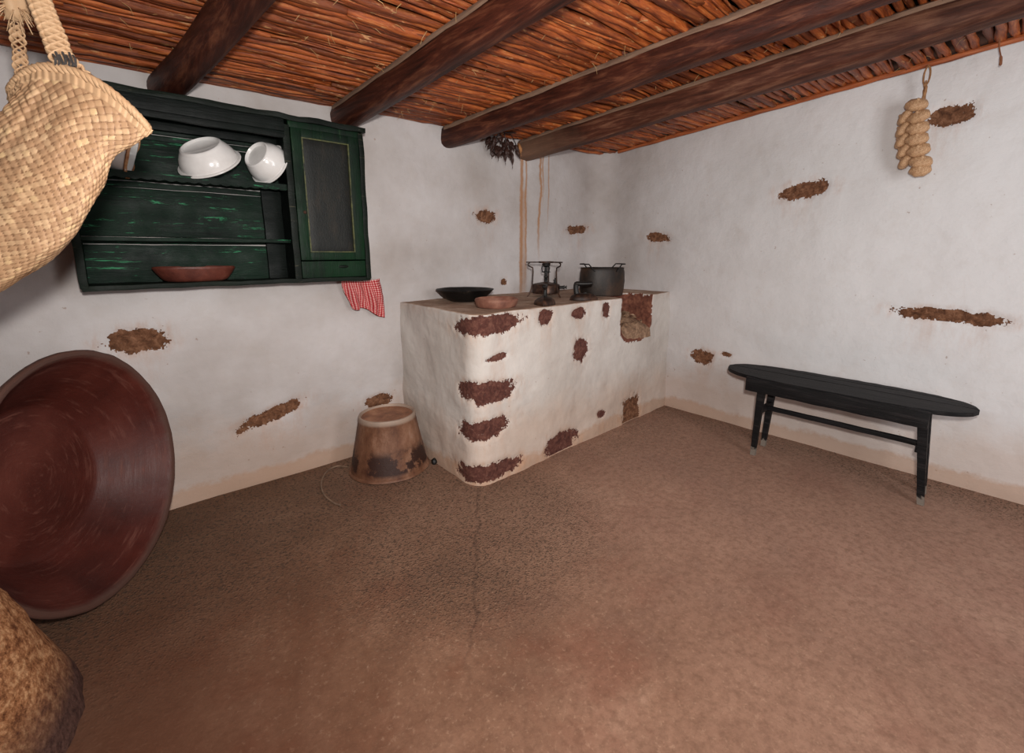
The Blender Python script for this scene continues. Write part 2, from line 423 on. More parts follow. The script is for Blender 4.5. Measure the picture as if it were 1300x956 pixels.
b1 = beam(.285, .94, 2.99, -1.2, .068, 1.0, 'thick dark round log beam above the green cupboard, nearest the hanging basket', BM, 1)
b2 = beam(1.17, 1.44, 2.99, -1.2, .070, 1.0, "dark log beam meeting the wall just above the cupboard's door", BM, 2, 2.6)
b3 = beam(1.95, 2.52, 2.99, -1.2, .070, 1.05, 'reddish dark beam between the cupboard and the hanging bunch of dried pods', BM, 3, 3.2)
b4 = beam(2.69, 3.02, 2.99, -1.2, .078, 1.0, 'squared brown beam with weathered end, closest to the right wall, above the brown drips', BM2, 4, 3.4)
# dusty strip along the upper left edge of beams (same piece of timber, a flat waney face)
for bo, x0, x1, r in ((b2, 1.17, 1.44, .070), (b3, 1.95, 2.52, .070), (b4, 2.69, 3.02, .078)):
    mb = MB(); rows = []
    for i in range(61):
        tt = i / 60; y = 2.93 + (-1.1 - 2.93) * tt; x = x0 + (x1 - x0) * (2.99 - y) / 4.19; z = ceil_z(x, y) - .01
        rows.append([(x - r * .85, y, z), (x - r * 1.07 - .004 * noise.noise(V((y * 6, 0, x0))), y, z - .012), (x - r * 1.10, y, z - .026 - .012 * fbm((y * 3, x0, 1))), (x - r * 1.02, y, z - .034 - .016 * fbm((y * 3, x0, 1)))])
    mb.grid(rows); mb.build('waney_edge', BT, bo)['label'] = 'dusty grey-brown upper edge'

# ------------------------------------------------------------------ masonry stove
NX0, NX1, NZ, ND = 2.97, 3.40, .715, .25
bm = bmesh.new()
def plan_pts(segs): return [segs[0][0]] + [b for a, b in segs]
pl = plan_pts(STOVE) + [V((3.80, 2.15)), V((3.80, 3.06)), V((1.5, 3.06))]
pl[0] = V((1.5, 3.0))
lo = [bm.verts.new((p.x, p.y, -.04)) for p in pl]; hi = [bm.verts.new((p.x, p.y, 1.052)) for p in pl]
for i in range(len(pl)):
    j = (i + 1) % len(pl); bm.faces.new((lo[i], lo[j], hi[j], hi[i]))
bm.faces.new(lo[::-1]); top = bm.faces.new(hi)
bmesh.ops.bevel(bm, geom=list(top.edges), offset=.025, segments=3, affect='EDGES')
bmesh.ops.recalc_face_normals(bm, faces=bm.faces[:])
me = bpy.data.meshes.new('tmp'); bm.to_mesh(me); bm.free()
body = bpy.data.objects.new('tmp_body', me); col.objects.link(body)
bm = bmesh.new(); prof = [(NX0, 1.2), (NX0 + .005, .86), (NX0 + .03, NZ + .05), (NX0 + .09, NZ + .005), (NX0 + .2, NZ - .01), (NX0 + .31, NZ + .02), (NX0 + .40, NZ + .075), (NX1, .86), (NX1 + .01, 1.2)]
A = [bm.verts.new((x, 1.9, z)) for x, z in prof]; B = [bm.verts.new((x - (.03 if x < 3.1 else .0), 2.14 + ND, z)) for x, z in prof]
for i in range(len(prof)):
    j = (i + 1) % len(prof); bm.faces.new((A[i], A[j], B[j], B[i]))
bm.faces.new(A[::-1]); bm.faces.new(B); bmesh.ops.recalc_face_normals(bm, faces=bm.faces[:])
me = bpy.data.meshes.new('tmpc'); bm.to_mesh(me); bm.free()
cut = bpy.data.objects.new('tmp_cut', me); col.objects.link(cut)
m1 = body.modifiers.new('b', 'BOOLEAN'); m1.object = cut; m1.operation = 'DIFFERENCE'; m1.solver = 'EXACT'
m2 = body.modifiers.new('r', 'REMESH'); m2.mode = 'VOXEL'; m2.voxel_size = .0125; m2.use_smooth_shade = True
m3 = body.modifiers.new('s', 'SMOOTH'); m3.factor = .5; m3.iterations = 3
dg = bpy.context.evaluated_depsgraph_get(); ev_me = bpy.data.meshes.new_from_object(body.evaluated_get(dg))
sv = [v.co.copy() for v in ev_me.vertices]; sf = [tuple(p.vertices) for p in ev_me.polygons]
bpy.data.objects.remove(body); bpy.data.objects.remove(cut)
def near_s(x, y):
    best = (9, 0); acc = 0
    for a, b in STOVE:
        L = (b - a).length; d = (b - a) / L; tt = max(0, min(L, (V((x, y)) - a).dot(d))); q = a + d * tt; e = (q - V((x, y))).length
        if e < best[0]: best = (e, acc + tt)
        acc += L
    return best
stain = []; nichem = []
for v in sv:
    e, s = near_s(v.x, v.y); _, N = ev(STOVE, s); side = e < .02 and v.z < 1.035
    inn = NX0 - .035 < v.x < NX1 + .035 and v.z > NZ - .04
    ragg = .02 * fbm((v.x * 30, v.y * 30, v.z * 30))
    nm = 0
    if NX0 - .022 + ragg < v.x < NX1 + .012 + ragg and v.z > NZ - .035 + ragg + .10 * (abs(v.x - 3.17) / .23) ** 4 and v.y < 2.14 + ND + .03 and (v.y > 2.16 or not (NX0 + .01 < v.x < NX1 - .01 and v.z > 2)):
        nm = 1
    if v.z > 1.04 and v.y > 2.14 + ND - .01: nm = 0
    nichem.append(nm)
    d = 0; stn = 0
    if side:
        d, stn = recess(s, v.z, SP, .009)
    bulge = fbm((v.x * 1.6, v.y * 1.6, v.z * 1.6), 3) * .03 + fbm((v.x * 6, v.y * 6, v.z * 6), 4) * .01
    if e < .03:
        # battered front: the foot swells slightly
        b2_ = .03 * sm(.5, 0, v.z)
        v.x += N.x * (bulge - d + b2_ * .6) ; v.y += N.y * (bulge - d + b2_ * .6)
    if v.z > 1.0: v.z += fbm((v.x * 3, v.y * 3, 0), 4) * .012; stn = max(stn, .25 + .3 * sm(.03, .0, abs(v.z - 1.04)))
    stain.append(stn)
mb = MB(); mb.v = [tuple(v) for v in sv]; mb.f = sf; mb.att['stain'] = stain; mb.att['niche'] = nichem
sm_ = wall_material('stove_plaster', tone=(206, 200, 194), tone2=(182, 173, 165))
# add bare brown mud on the top and in the niche
nt = sm_.node_tree; T = NT.__new__(NT); T.m = sm_; T.t = nt; T.b = nt.nodes['Principled BSDF']; T.co = [n for n in nt.nodes if n.type == 'TEX_COORD'][0].outputs['Object']
base = T.b.inputs['Base Color'].links[0].from_socket
z = T.xyz()[2]; nn = T.n('ShaderNodeNewGeometry'); nz = T.xyz(nn.outputs['Normal'])[2]
topm = T.math('MULTIPLY', T.ramp(nz, [(.55, 0.0), (.85, 1.0)]), T.ramp(z, [(.95, 0.0), (.99, 1.0)]))
tc = T.ramp(T.noise(5, 7, .7), [(.3, (134, 106, 88)), (.5, (166, 138, 118)), (.68, (200, 178, 160))])
base = T.mix(topm, base, tc)
nc = T.ramp(T.noise(22, 7, .7), [(.3, (74, 42, 34)), (.5, (112, 68, 54)), (.7, (150, 100, 78))])
base = T.mix(T.ramp(T.math('ADD', T.attr('niche'), T.math('MULTIPLY', T.math('SUBTRACT', T.noise(45, 4, .7), .5), .8)), [(.45, 0.0), (.55, 1.0)]), base, nc)
T.L(base, T.b.inputs['Base Color'])
stove = mb.build('masonry_stove', sm_, angle=180)
tag(stove, 'whitewashed masonry kitchen bench with bare brown stones and a notch, built into the corner', 'kitchen bench')
bs_ = BVHTree.FromPolygons(mb.v, mb.f)
for k, sp in enumerate(SP): patch(bs_, STOVE, sp, k + 1, M['stoneB'] if k != 10 else M['stoneA'], stove)
def stove_top(x, y):
    h = bs_.ray_cast(V((x, y, 1.3)), V((0, 0, -1)), .6); return h[0].z if h[0] else 1.05
# rusty stove-side drips handled in the plaster; ragged bare mud where the jamb's lip is worn
# dry leaves in the niche
mb = MB(); rng = random.Random(11)
for i in range(80):
    x = rng.uniform(NX0 + .06, NX1 - .08); y = rng.uniform(2.15, 2.34); zz = NZ + .075 + .45 * (y - 2.15) + rng.uniform(0, .06) * (1 - abs(x - 3.18) / .3)
    a = rng.uniform(-.7, .7) + (PI if rng.random() < .5 else 0); L = rng.uniform(.06, .13); w = rng.uniform(.008, .022); rows = []
    curl = rng.uniform(-.9, .9)
    for k in range(9):
        tt = k / 8 - .5; ww = w * math.sqrt(max(0.02, 1 - (2 * tt) ** 2)); cx_ = x + math.cos(a) * L * tt; cy_ = y + math.sin(a) * L * tt * .5; cz = zz + .03 * curl * (1 - (2 * tt) ** 2) - .02
        cx_ = max(NX0 + .03, min(NX1 - .03, cx_))
        rows.append([(cx_ - math.sin(a) * ww, cy_ - ww * .4, cz + ww * .7), (cx_, cy_ - ww * .2, cz + .004), (cx_ + math.sin(a) * ww, cy_ + ww * .4, cz - ww * .7)])
    mb.grid(rows)
rows = [[(NX0 + .012 + (NX1 - NX0 - .024) * i / 20, 2.115, NZ - .02 + .012 * fbm((i, 7, 1))) for i in range(21)]]
for j in range(13):
    rows.append([(NX0 + .012 + (NX1 - NX0 - .024) * i / 20, 2.125 + .22 * j / 12, NZ + .03 + .15 * math.sin(PI * (i + 1) / 22) ** .35 * (.30 + .70 * (j / 12) ** .6) + .012 * fbm((i, j, 1))) for i in range(21)])
mb.grid(rows)
tag(mb.build('dry_leaves', simple('dead_leaf', [(.3, (84, 60, 44)), (.5, (138, 108, 84)), (.72, (182, 150, 122))], 25, rough=.75)),
    'heap of dry brown leaves lying in the notch of the white kitchen bench', 'leaves', kind='stuff')

# ------------------------------------------------------------------ dishes and irons on the stove
def bowl_prof(r, rb, h, th, lip=.0, n=10, p=.6):
    o = [(0.0001, 0), (rb * .96, 0), (rb, .002)]
    for k in range(1, n + 1):
        tt = k / n; o.append((rb + (r - rb) * (tt ** p), h * tt))
    o += [(r + lip, h + th * .3), (r + lip - th * .4, h + th * .8), (r - th, h)]
    for k in range(n, 0, -1):
        tt = k / n; o.append((max(.001, rb - th * .3 + (r - rb - th * .7) * (tt ** p)), th + (h - th) * tt))
    o += [(rb * .8, th), (0.0001, th)]
    return o
sooty = simple('sooty_iron', [(.3, (9, 8, 8)), (.6, (24, 21, 19)), (.8, (80, 68, 58))], 30, rough=.5, bscale=90, bstr=.5, metal=.3)
rusty = simple('rusty_iron', [(.3, (24, 16, 13)), (.5, (46, 29, 21)), (.72, (92, 60, 42))], 22, rough=.55, metal=.35)
clay = simple('fired_clay', [(.3, (92, 54, 42)), (.5, (124, 80, 64)), (.75, (150, 108, 88))], 14, rough=.7, bscale=50)
mb = MB(); px, py = 1.905, 2.735; mb.lathe(bowl_prof(.208, .10, .082, .008, .004, p=.75), 64, amp=.003, seed=2, fq=9)
o = mb.build('cooking_pan', sooty); o.location = (px, py, stove_top(px, py)); tag(o, 'shallow black cooking pan on the left back part of the white kitchen bench', 'pan')
mb = MB(); px, py = 1.835, 2.285; mb.lathe(bowl_prof(.142, .118, .046, .016, .0, p=.5), 56, amp=.004, seed=4, fq=8)
o = mb.build('clay_dish', clay); o.location = (px, py, stove_top(px, py)); tag(o, 'round brown clay dish on the front corner of the white kitchen bench', 'dish')

def flat_iron(loc, rz, label, L=.19, W=.11):
    r_ = empty('flat_iron', loc, rz); r_.scale = (1.1, 1.12, 1.08); tag(r_, label, 'iron', 'old flat irons on the kitchen bench')
    mb = MB(); rows = []
    for (z, s) in ((0, .98), (.004, 1.0), (.016, .97), (.028, .88), (.040, .66), (.047, .40), (.048, .01)):
        row = []
        for k in range(40):
            a = 2 * PI * k / 40; x = math.cos(a); y = math.sin(a); w = (1 - max(0, x) ** 1.8 * .9) * (1 if x < 0 else 1)
            xx = (x if x > 0 else -abs(x) ** .6) * L / 2; row.append((xx * s, math.copysign(abs(y) ** .75, y) * W / 2 * w * s, z))
        rows.append(row)
    mb.grid(rows, closeu=True); mb.f.append(tuple(range(40))[::-1]); mb.build('sole', rusty, r_, angle=50)
    mb = MB(); mb.tube([(-.045, 0, .036), (-.052, 0, .06), (-.055, 0, .09), (-.052, 0, .108)], [.014, .011, .011, .012], 10, sq=1.6)
    mb.tube([(.03, 0, .036), (.012, 0, .050), (-.012, 0, .044)], [.008, .007, .005], 10)
    mb.build('handle_post', sooty, r_)
    mb = MB(); mb.tube([(-.066, 0, .110), (-.052, 0, .113), (-.02, 0, .111), (.02, 0, .112), (.052, 0, .116), (.058, 0, .115)], [.009, .015, .016, .015, .012, .005], 12)
    mb.build('grip', sooty, r_)
    return r_
flat_iron((2.155, 2.165, stove_top(2.155, 2.165)), R(-140), 'flat iron seen end on, between the clay dish and the spirit stove', W=.13)
flat_iron((2.60, 2.20, stove_top(2.60, 2.20)), R(-48), 'flat iron seen side on, right in front of the two-handled pot')

# primus type stove
px, py = 2.60, 2.60; zt = stove_top(px, py)
st_ = empty('kerosene_burner', (px, py, zt)); tag(st_, 'rusty kerosene burner with three wire legs and a flat top on the kitchen bench', 'burner')
brass = simple('tarnished_brass', [(.3, (30, 21, 17)), (.5, (58, 38, 29)), (.75, (112, 82, 66))], 18, rough=.45, metal=.5)
mb = MB(); mb.lathe([(.0001, .026), (.08, .026), (.106, .028), (.112, .034), (.112, .094), (.107, .100), (.088, .106), (.05, .113), (.025, .118), (.0001, .119)], 48); mb.build('fuel_tank', brass, st_)
mb = MB(); mb.lathe([(.014, .115), (.014, .15), (.018, .155), (.018, .162), (.013, .168), (.013, .19), (.035, .195), (.035, .2), (.012, .205), (.012, .235), (.03, .245), (.034, .262), (.022, .268), (.0001, .268)], 24)
for a in (0.6, 2.7, 4.8): mb.tube([(.03 * math.cos(a), .03 * math.sin(a), .20), (.036 * math.cos(a), .036 * math.sin(a), .23), (.024 * math.cos(a), .024 * math.sin(a), .256)], .005, 6)
mb.build('burner', sooty, st_)
mb = MB(); d = V((.757, -.653, 0)); c0 = d * .10 + V((0, 0, .075)); mb.tube([c0, c0 + d * .045], .012, 12); mb.tube([c0 + d * .045, c0 + d * .05], .018, 12); mb.tube([c0 + d * .05, c0 + d * .062], .007, 8); mb.tube([c0 + d * .062, c0 + d * .068], .014, 12)
mb.build('pump_knob', sooty, st_)
mb = MB(); c0 = d * .075 + V((0, 0, .10)); mb.tube([c0, c0 + V((0, 0, .03))], .012, 12); mb.tube([c0 + V((0, 0, .03)), c0 + V((0, 0, .036))], .017, 12); mb.tube([c0 + V((0, 0, .036)), c0 + V((0, 0, .05))], .006, 8)
mb.build('filler_cap', sooty, st_)
for k in range(3):
    a = math.atan2(-.653, .757) + PI + k * 2 * PI / 3 + .25; u = V((math.cos(a), math.sin(a), 0))
    mb = MB(); pts = [u * .155 + V((0, 0, .001)), u * .132 + V((0, 0, .035)), u * .115 + V((0, 0, .09)), u * .108 + V((0, 0, .20)), u * .112 + V((0, 0, .232)), u * .145 + V((0, 0, .246)), u * .150 + V((0, 0, .262)), u * .135 + V((0, 0, .272))]
    mb.tube(pts, .0058, 8); mb.build('leg', rusty, st_)
    mb = MB(); w = V((-u.y, u.x, 0))
    A_ = []
    for (q, hh) in ((.03, .008), (.06, .006), (.10, .010), (.14, .008), (.165, .006)):
        A_.append([u * q + w * hh + V((0, 0, .270)), u * q + w * hh + V((0, 0, .280)), u * q - w * hh + V((0, 0, .280)), u * q - w * hh + V((0, 0, .270))])
    mb.grid(A_, closeu=True); mb.f.append((0, 1, 2, 3)); mb.f.append((16, 17, 18, 19)); mb.build('trivet_arm', rusty, st_)
mb = MB(); mb.lathe([(.028, .268), (.06, .268), (.062, .274), (.06, .281), (.028, .281), (.026, .275), (.028, .268)], 32); mb.build('trivet_ring', rusty, st_)

# oval pot
px, py = 3.005, 2.355; pr_ = math.atan2(-.6, .8)
pot = empty('cooking_pot', (px, py, stove_top(2.95, 2.42) + .001), pr_); tag(pot, 'oval dark rusty cooking pot with two wire handles beside the notch of the kitchen bench', 'pot')
potm = simple('burnt_tin', [(.3, (20, 15, 13)), (.5, (40, 31, 25)), (.66, (66, 46, 32)), (.8, (104, 68, 42))], 6, rough=.5, metal=.35)
P = [(.0001, 0), (.165, 0), (.174, .004), (.182, .05), (.186, .12), (.182, .19), (.176, .215), (.180, .221), (.176, .225), (.170, .220), (.176, .12), (.165, .012), (.0001, .012)]
mb = MB(); mb.lathe(P, 64, sx=1, sy=.66, amp=.003, seed=5, fq=10); mb.build('pot_body', potm, pot)
for s in (-1, 1):
    pts = []
    for k in range(21):
        a = (-1 + 2 * k / 20) * R(62); q = math.cos(a * 90 / 62); pts.append((s * .184 * math.cos(a), .122 * math.sin(a), .195 + .058 * min(1, q * 2.2)))
    mb = MB(); mb.tube(pts, .005, 8); mb.build('handle', sooty, pot)

# ------------------------------------------------------------------ upturned tub
tub = empty('metal_tub', (1.215, 2.655, 0)); tub.scale = (1.03, 1.03, 1.02); tag(tub, 'rusty flared metal tub standing upside down on the floor beside the kitchen bench', 'tub')
t = NT('rusted_tub')
z = t.xyz()[2]
c = t.ramp(t.noise(7, 7, .7, t.map((1, 1, .5))), [(.34, (80, 46, 30)), (.5, (112, 74, 52)), (.64, (142, 104, 82)), (.78, (160, 138, 124))])
blotch = t.math('MULTIPLY', t.ramp(t.noise(9, 8, .72, t.map(loc=(2.3, 0, 5))), [(.46, 0.0), (.51, 1.0)]), t.ramp(z, [(.03, 0.0), (.05, 1.0), (.15, 1.0), (.2, 0.0)]))
c = t.mix(blotch, c, (50, 25, 16))
c = t.mix(t.ramp(z, [(.335, 0.0), (.35, .5), (.372, .5), (.378, .0)]), c, (188, 172, 156))
tubm = t.out(c, .6, t.bump(t.noise(40, 6, .7), .6, .004), metal=.1)
mb = MB(); mb.lathe([(.235, .008), (.247, .0), (.255, .006), (.252, .014), (.243, .02), (.222, .12), (.198, .24), (.178, .352), (.180, .360), (.176, .369), (.168, .371), (.163, .364), (.160, .352)], 72, amp=.005, seed=1, fq=5, sx=1.0, sy=.95)
mb.build('tub_wall', tubm, tub)
mb = MB(); mb.lathe([(.0001, .350), (.05, .351), (.10, .349), (.163, .356)], 72, amp=.004, seed=3, fq=7, sy=.95)
mb.build('tub_base', simple('rust_brown', [(.3, (104, 66, 46)), (.5, (138, 92, 66)), (.7, (168, 122, 92))], 12, rough=.7), tub)
mb = MB(); pts = [(-.235 + 1.225, 2.80, .012), (.94, 2.868, .010), (.865, 2.845, .006), (.79, 2.72, .005), (.755, 2.57, .005), (.765, 2.44, .005), (.785, 2.39, .005)]
# smooth the loop
def smooth(pts, n=6):
    pts = [V(p) for p in pts]; o = []
    for i in range(len(pts) - 1):
        p0 = pts[max(i - 1, 0)]; p1 = pts[i]; p2 = pts[i + 1]; p3 = pts[min(i + 2, len(pts) - 1)]
        for k in range(n):
            t_ = k / n; o.append(.5 * ((2 * p1) + (p2 - p0) * t_ + (2 * p0 - 5 * p1 + 4 * p2 - p3) * t_ ** 2 + (3 * p1 - p0 - 3 * p2 + p3) * t_ ** 3))
    o.append(pts[-1]); return o
mb.tube(smooth(pts), .0045, 8)
tag(mb.build('wire_hoop', simple('dusty_wire', [(.3, (92, 72, 58)), (.7, (148, 122, 100))], 20)), 'thin curved wire lying on the floor to the left of the upturned tub', 'wire')
mb = MB(); mb.lathe([(.0001, 0), (.016, .0), (.022, .012), (.018, .026), (.007, .033), (.0001, .034)], 14, amp=.008, seed=4, fq=40)
o = mb.build('pebble', sooty); o.location = (1.485, 2.60, 0.0); o.location.x = 1.462; o.location.y = 2.50; tag(o, 'small black pebble on the floor between the tub and the kitchen bench', 'pebble')

# ------------------------------------------------------------------ bench
def black_extra(t, c):
    c = t.mix(t.ramp(t.noise(40, 5, .8, t.map((3, 1, 3))), [(.64, 0.0), (.7, .45)]), c, (84, 76, 72))
    z = t.xyz()[2]
    zz = t.math('ADD', z, t.math('MULTIPLY', t.noise(30, 4, .7), -.09))
    return t.mix(t.ramp(zz, [(.0, .9), (.012, .0)]), c, (128, 118, 108))
bk = wood('black_painted_wood', (7, 7, 8), (15, 14, 16), (48, 44, 44), 1, rough=.6, bs=.9, extra=black_extra)
bench = empty('bench', (3.43, .782, 0)); tag(bench, 'long narrow black wooden bench with oval seat standing against the right wall', 'bench')
BX, BY = 3.43, .782
def loc(mbx): mbx.v = [(x - BX, y - BY, z) for x, y, z in mbx.v]
def plank(u0, u1, seed):
    """strip of the oval seat between two cross fractions"""
    mb = MB(); N = 72; rowsT = []; rowsB = []; HL, HW = .668, .222
    for i in range(N + 1):
        yy = -HL + 2 * HL * i / N; w = HW * (1 - abs(yy / HL) ** 4.2) ** .55 if abs(yy) < HL else 0.004
        w = max(w, .006); a = max(-w, min(w, u0 * HW)); b = max(-w, min(w, u1 * HW)); jt = .002 * noise.noise(V((yy * 20, seed, 0)))
        if b - a < .002: b = a + .002
        zt = .562 + .002 * noise.noise(V((yy * 4, seed, 2)))
        rowsT.append([(BX + a + .002, BY + yy, zt - .024), (BX + a, BY + yy, zt - .004), (BX + a + .003, BY + yy, zt), (BX + (a + b) / 2, BY + yy, zt + .001), (BX + b - .003, BY + yy, zt + jt), (BX + b, BY + yy, zt - .004), (BX + b - .002, BY + yy, zt - .024)])
    b0 = mb.grid(rowsT, closeu=True); mb.f.append(tuple(range(7))); mb.f.append(tuple(N * 7 + k for k in range(7))); loc(mb)
    return mb.build('seat_plank', bk, bench, angle=35)
plank(-1, .08, 1); plank(.10, .62, 2); plank(.635, 1, 3)
for x in (3.214, 3.475):
    mb = MB(); mb.box(x - .013, x + .013, (.285 if x < 3.3 else .31), (1.235 if x < 3.3 else 1.15), (.462 if x < 3.3 else .41), (.556 if x < 3.3 else .537), seg=.05, amp=.004, rnd=.004, seed=x); loc(mb); mb.build('apron', bk, bench, angle=35)
for (fx, fy, tx, ty, s) in ((3.235, 1.15, 3.245, 1.14, -1), (3.455, 1.165, 3.455, 1.14, 1), (3.28, .262, 3.245, .315, -1), (3.455, .276, 3.445, .325, 1)):
    mb = MB(); rows = []
    for k in range(12):
        q = k / 11; x = fx + (tx - fx) * q; y = fy + (ty - fy) * q; z = .535 * q; w = .015 + .008 * q; j = .0015 * noise.noise(V((k * .8, fx, fy)))
        rows.append([(x - w * .85 + j, y - w, z), (x + w * .85, y - w + j, z), (x + w * .85, y + w, z), (x - w * .85, y + w + j, z)])
    mb.grid(rows, closeu=True); mb.f.append((0, 1, 2, 3)); mb.f.append((44, 45, 46, 47)); loc(mb); mb.build('leg', bk, bench, angle=35)
for y in (1.145, .315):
    mb = MB(); mb.box(3.26, 3.46, y - .011, y + .011, .30, .345, seg=.06, amp=.002, rnd=.003); mb.box(3.24, 3.59, y - .011, y + .011, .46, .53, seg=.06, amp=.002, rnd=.003); loc(mb); mb.build('crossbar', bk, bench, angle=35)
mb = MB(); mb.box(3.352, 3.378, .28, 1.14, .308, .338, seg=.06, amp=.003, rnd=.003); loc(mb); mb.build('stretcher', bk, bench, angle=35)

# ------------------------------------------------------------------ green wall cupboard
CX0, CX1, CY0, CY1, CZ0, CZ1, CD = -.13, 1.195, 2.745, 2.955, 1.232, 2.105, .765
def paint(name, a, b_, hi, axis=0, wear=.62):
    t = NT(name); st = [7, 7, 7]; st[axis] = .8
    v = t.map(tuple(st)); f = t.noise(3, 9, .72, v, .4)
    c = t.ramp(t.noise(2.4, 6, .65), [(.32, a), (.62, b_)])
    c = t.mix(t.ramp(f, [(.5, 0.0), (.64, .5)]), c, (8, 10, 9))
    c = t.mix(t.ramp(t.noise(5, 9, .8, t.map(tuple(q * 1.3 for q in st), loc=(3, 1, 7)), .5), [(wear, 0.0), (wear + .05, .8)]), c, hi)
    b = t.bump(f, .8, .006)
    return t.out(c, t.ramp(t.noise(8), [(.3, .4), (.7, .65)]), b, spec=.16)
green = paint('dark_green_paint', (2, 12, 8), (4, 32, 18), (56, 140, 96), 0, .58)
greenv = paint('dark_green_paint_upright', (3, 16, 9), (6, 40, 18), (70, 100, 56), 2, .62)
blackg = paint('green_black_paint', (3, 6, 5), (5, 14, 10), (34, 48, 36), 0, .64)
edgew = paint('worn_edge_wood', (7, 12, 9), (14, 24, 16), (80, 76, 58), 0, .6)
linew = simple('yellowed_edge', [(.35, (16, 22, 10)), (.6, (84, 86, 44))], 30, rough=.6)
brownw = simple('brown_wood_panel', [(.3, (6, 8, 6)), (.5, (14, 16, 11)), (.7, (36, 30, 22))], 6, (3, 3, 1), rough=.5, spec=.3)
cab = empty('hanging_cupboard', (CX0, CY1, CZ0)); tag(cab, 'old dark green wooden wall cupboard with open shelves and one door', 'cupboard')
def cp(name, mat, *bx, seg=.05, amp=.004, rnd=.003, label=None, parent=None):
    mb = MB()
    for i, b in enumerate(bx): mb.box(*b, seg=seg, amp=amp, rnd=rnd, seed=b[0] + b[4] * 3)
    base = (CX0, CY1, CZ0) ; mb.v = [(x - base[0], y - base[1], z - base[2]) for x, y, z in mb.v]
    o = mb.build(name, mat, parent or cab, angle=35)
    if label: o['label'] = label
    return o
zz = CZ0 + .01; planks = []
for k, h in enumerate((.20, .035, .235, .03, .20, .03, .12)):
    planks.append((CX0 + .02, CX1 - .02, CY1 - (.012 if h > .05 else .006), CY1 + .008, zz, zz + h - .004)); zz += h
cp('back_panel', green, *planks, seg=.12)
cp('side_panel', greenv, (CX0, CX0 + .022, CY0, CY1, CZ0, CZ1 - .01))
cp('side_panel', greenv, (CX1 - .022, CX1, CY0 + .01, CY1, CZ0, CZ1 - .01))
cp('divider', blackg, (CD, CD + .02, CY0 + .012, CY1 - .01, CZ0 + .02, CZ1 - .03))
cp('divider_post', edgew, (CD - .008, CD + .026, CY0 - .004, CY0 + .014, CZ0 + .005, CZ1 - .035))
cp('bottom_board', edgew, (CX0, CX1, CY0 - .006, CY1, CZ0 - .002, CZ0 + .022), amp=.005)
cp('top_board', edgew, (CX0 - .01, CX1 + .012, CY0 - .022, CY1, CZ1 - .016, CZ1 + .012), amp=.011)
cp('cornice', blackg, (CX0 + .01, CD + .0, CY0 - .012, CY0 + .012, CZ1 - .075, CZ1 - .012), (CX0 + .01, CD, CY0 - .004, CY0 + .016, CZ1 - .105, CZ1 - .07), amp=.004)
cp('inner_moulding', blackg, (CX0 + .02, CD, CY1 - .05, CY1 - .01, CZ1 - .12, CZ1 - .08))
# shelves; the upper one has a scalloped worn lip
mb = MB(); rows = []
sh = cp('shelf', green, (CX0 + .02, CD, CY0 + .03, CY1 - .008, 1.752 - .006, 1.752 + .008), seg=.04, amp=.002)
lip = MB(); N = 150; rows = []
for i in range(N + 1):
    x = CX0 + .022 + (CD - CX0 - .024) * i / N; w = .006 * abs(math.sin(x * 70)) + .003 * noise.noise(V((x * 30, 0, 0)))
    rows.append([(x, CY0 + .022, 1.764), (x, CY0 + .022, 1.736 - w), (x, CY0 + .032, 1.736 - w), (x, CY0 + .032, 1.764)])
lip.grid(rows, closeu=True); lip.f.append((0, 1, 2, 3)); lip.f.append(tuple(N * 4 + k for k in range(4)))
lip.v = [(x - CX0, y - CY1, z - CZ0) for x, y, z in lip.v]; lip.build('scalloped_lip', green, sh, angle=35)
cp('shelf', green, (CX0 + .02, CD, CY0 + .055, CY1 - .008, 1.452, 1.470), amp=.003)
# dark board standing in for the corner shadow beside the divider
cp('shadow_board', blackg, (CD - .10, CD - .0, CY1 - .035, CY1 - .008, CZ0 + .02, 1.74))
# door with frame, moulding, recessed panel
dx0, dx1, dz0, dz1, dy = CD + .03, CX1 - .026, CZ0 + .125, CZ1 - .045, CY0 - .004
door = cp('door', greenv, (dx0, dx0 + .055, dy, dy + .02, dz0, dz1), (dx1 - .06, dx1, dy, dy + .02, dz0, dz1), (dx0 + .05, dx1 - .055, dy + .001, dy + .02, dz1 - .045, dz1), (dx0 + .05, dx1 - .055, dy + .001, dy + .02, dz0, dz0 + .045), amp=.002)
cp('door_moulding', linew, (dx0 + .053, dx0 + .060, dy - .003, dy + .012, dz0 + .043, dz1 - .043), (dx1 - .067, dx1 - .060, dy - .003, dy + .012, dz0 + .043, dz1 - .043), (dx0 + .053, dx1 - .06, dy - .003, dy + .012, dz1 - .05, dz1 - .043), (dx0 + .053, dx1 - .06, dy - .003, dy + .012, dz0 + .043, dz0 + .05), amp=.001, rnd=.002, parent=door)
cp('door_panel', brownw, (dx0 + .055, dx1 - .06, dy + .010, dy + .017, dz0 + .045, dz1 - .045), amp=.001, parent=door, label='dark brown-green recessed panel')
mb = MB(); mb.lathe([(.0001, 0), (.009, .001), (.009, .004), (.004, .008), (.006, .014), (.0001, .017)], 14, mtx=Matrix.Rotation(R(90), 3, 'X'), loc=(dx0 + .04 - CX0, dy - CY1, 1.62 - CZ0)); mb.build('door_knob', rusty, door)
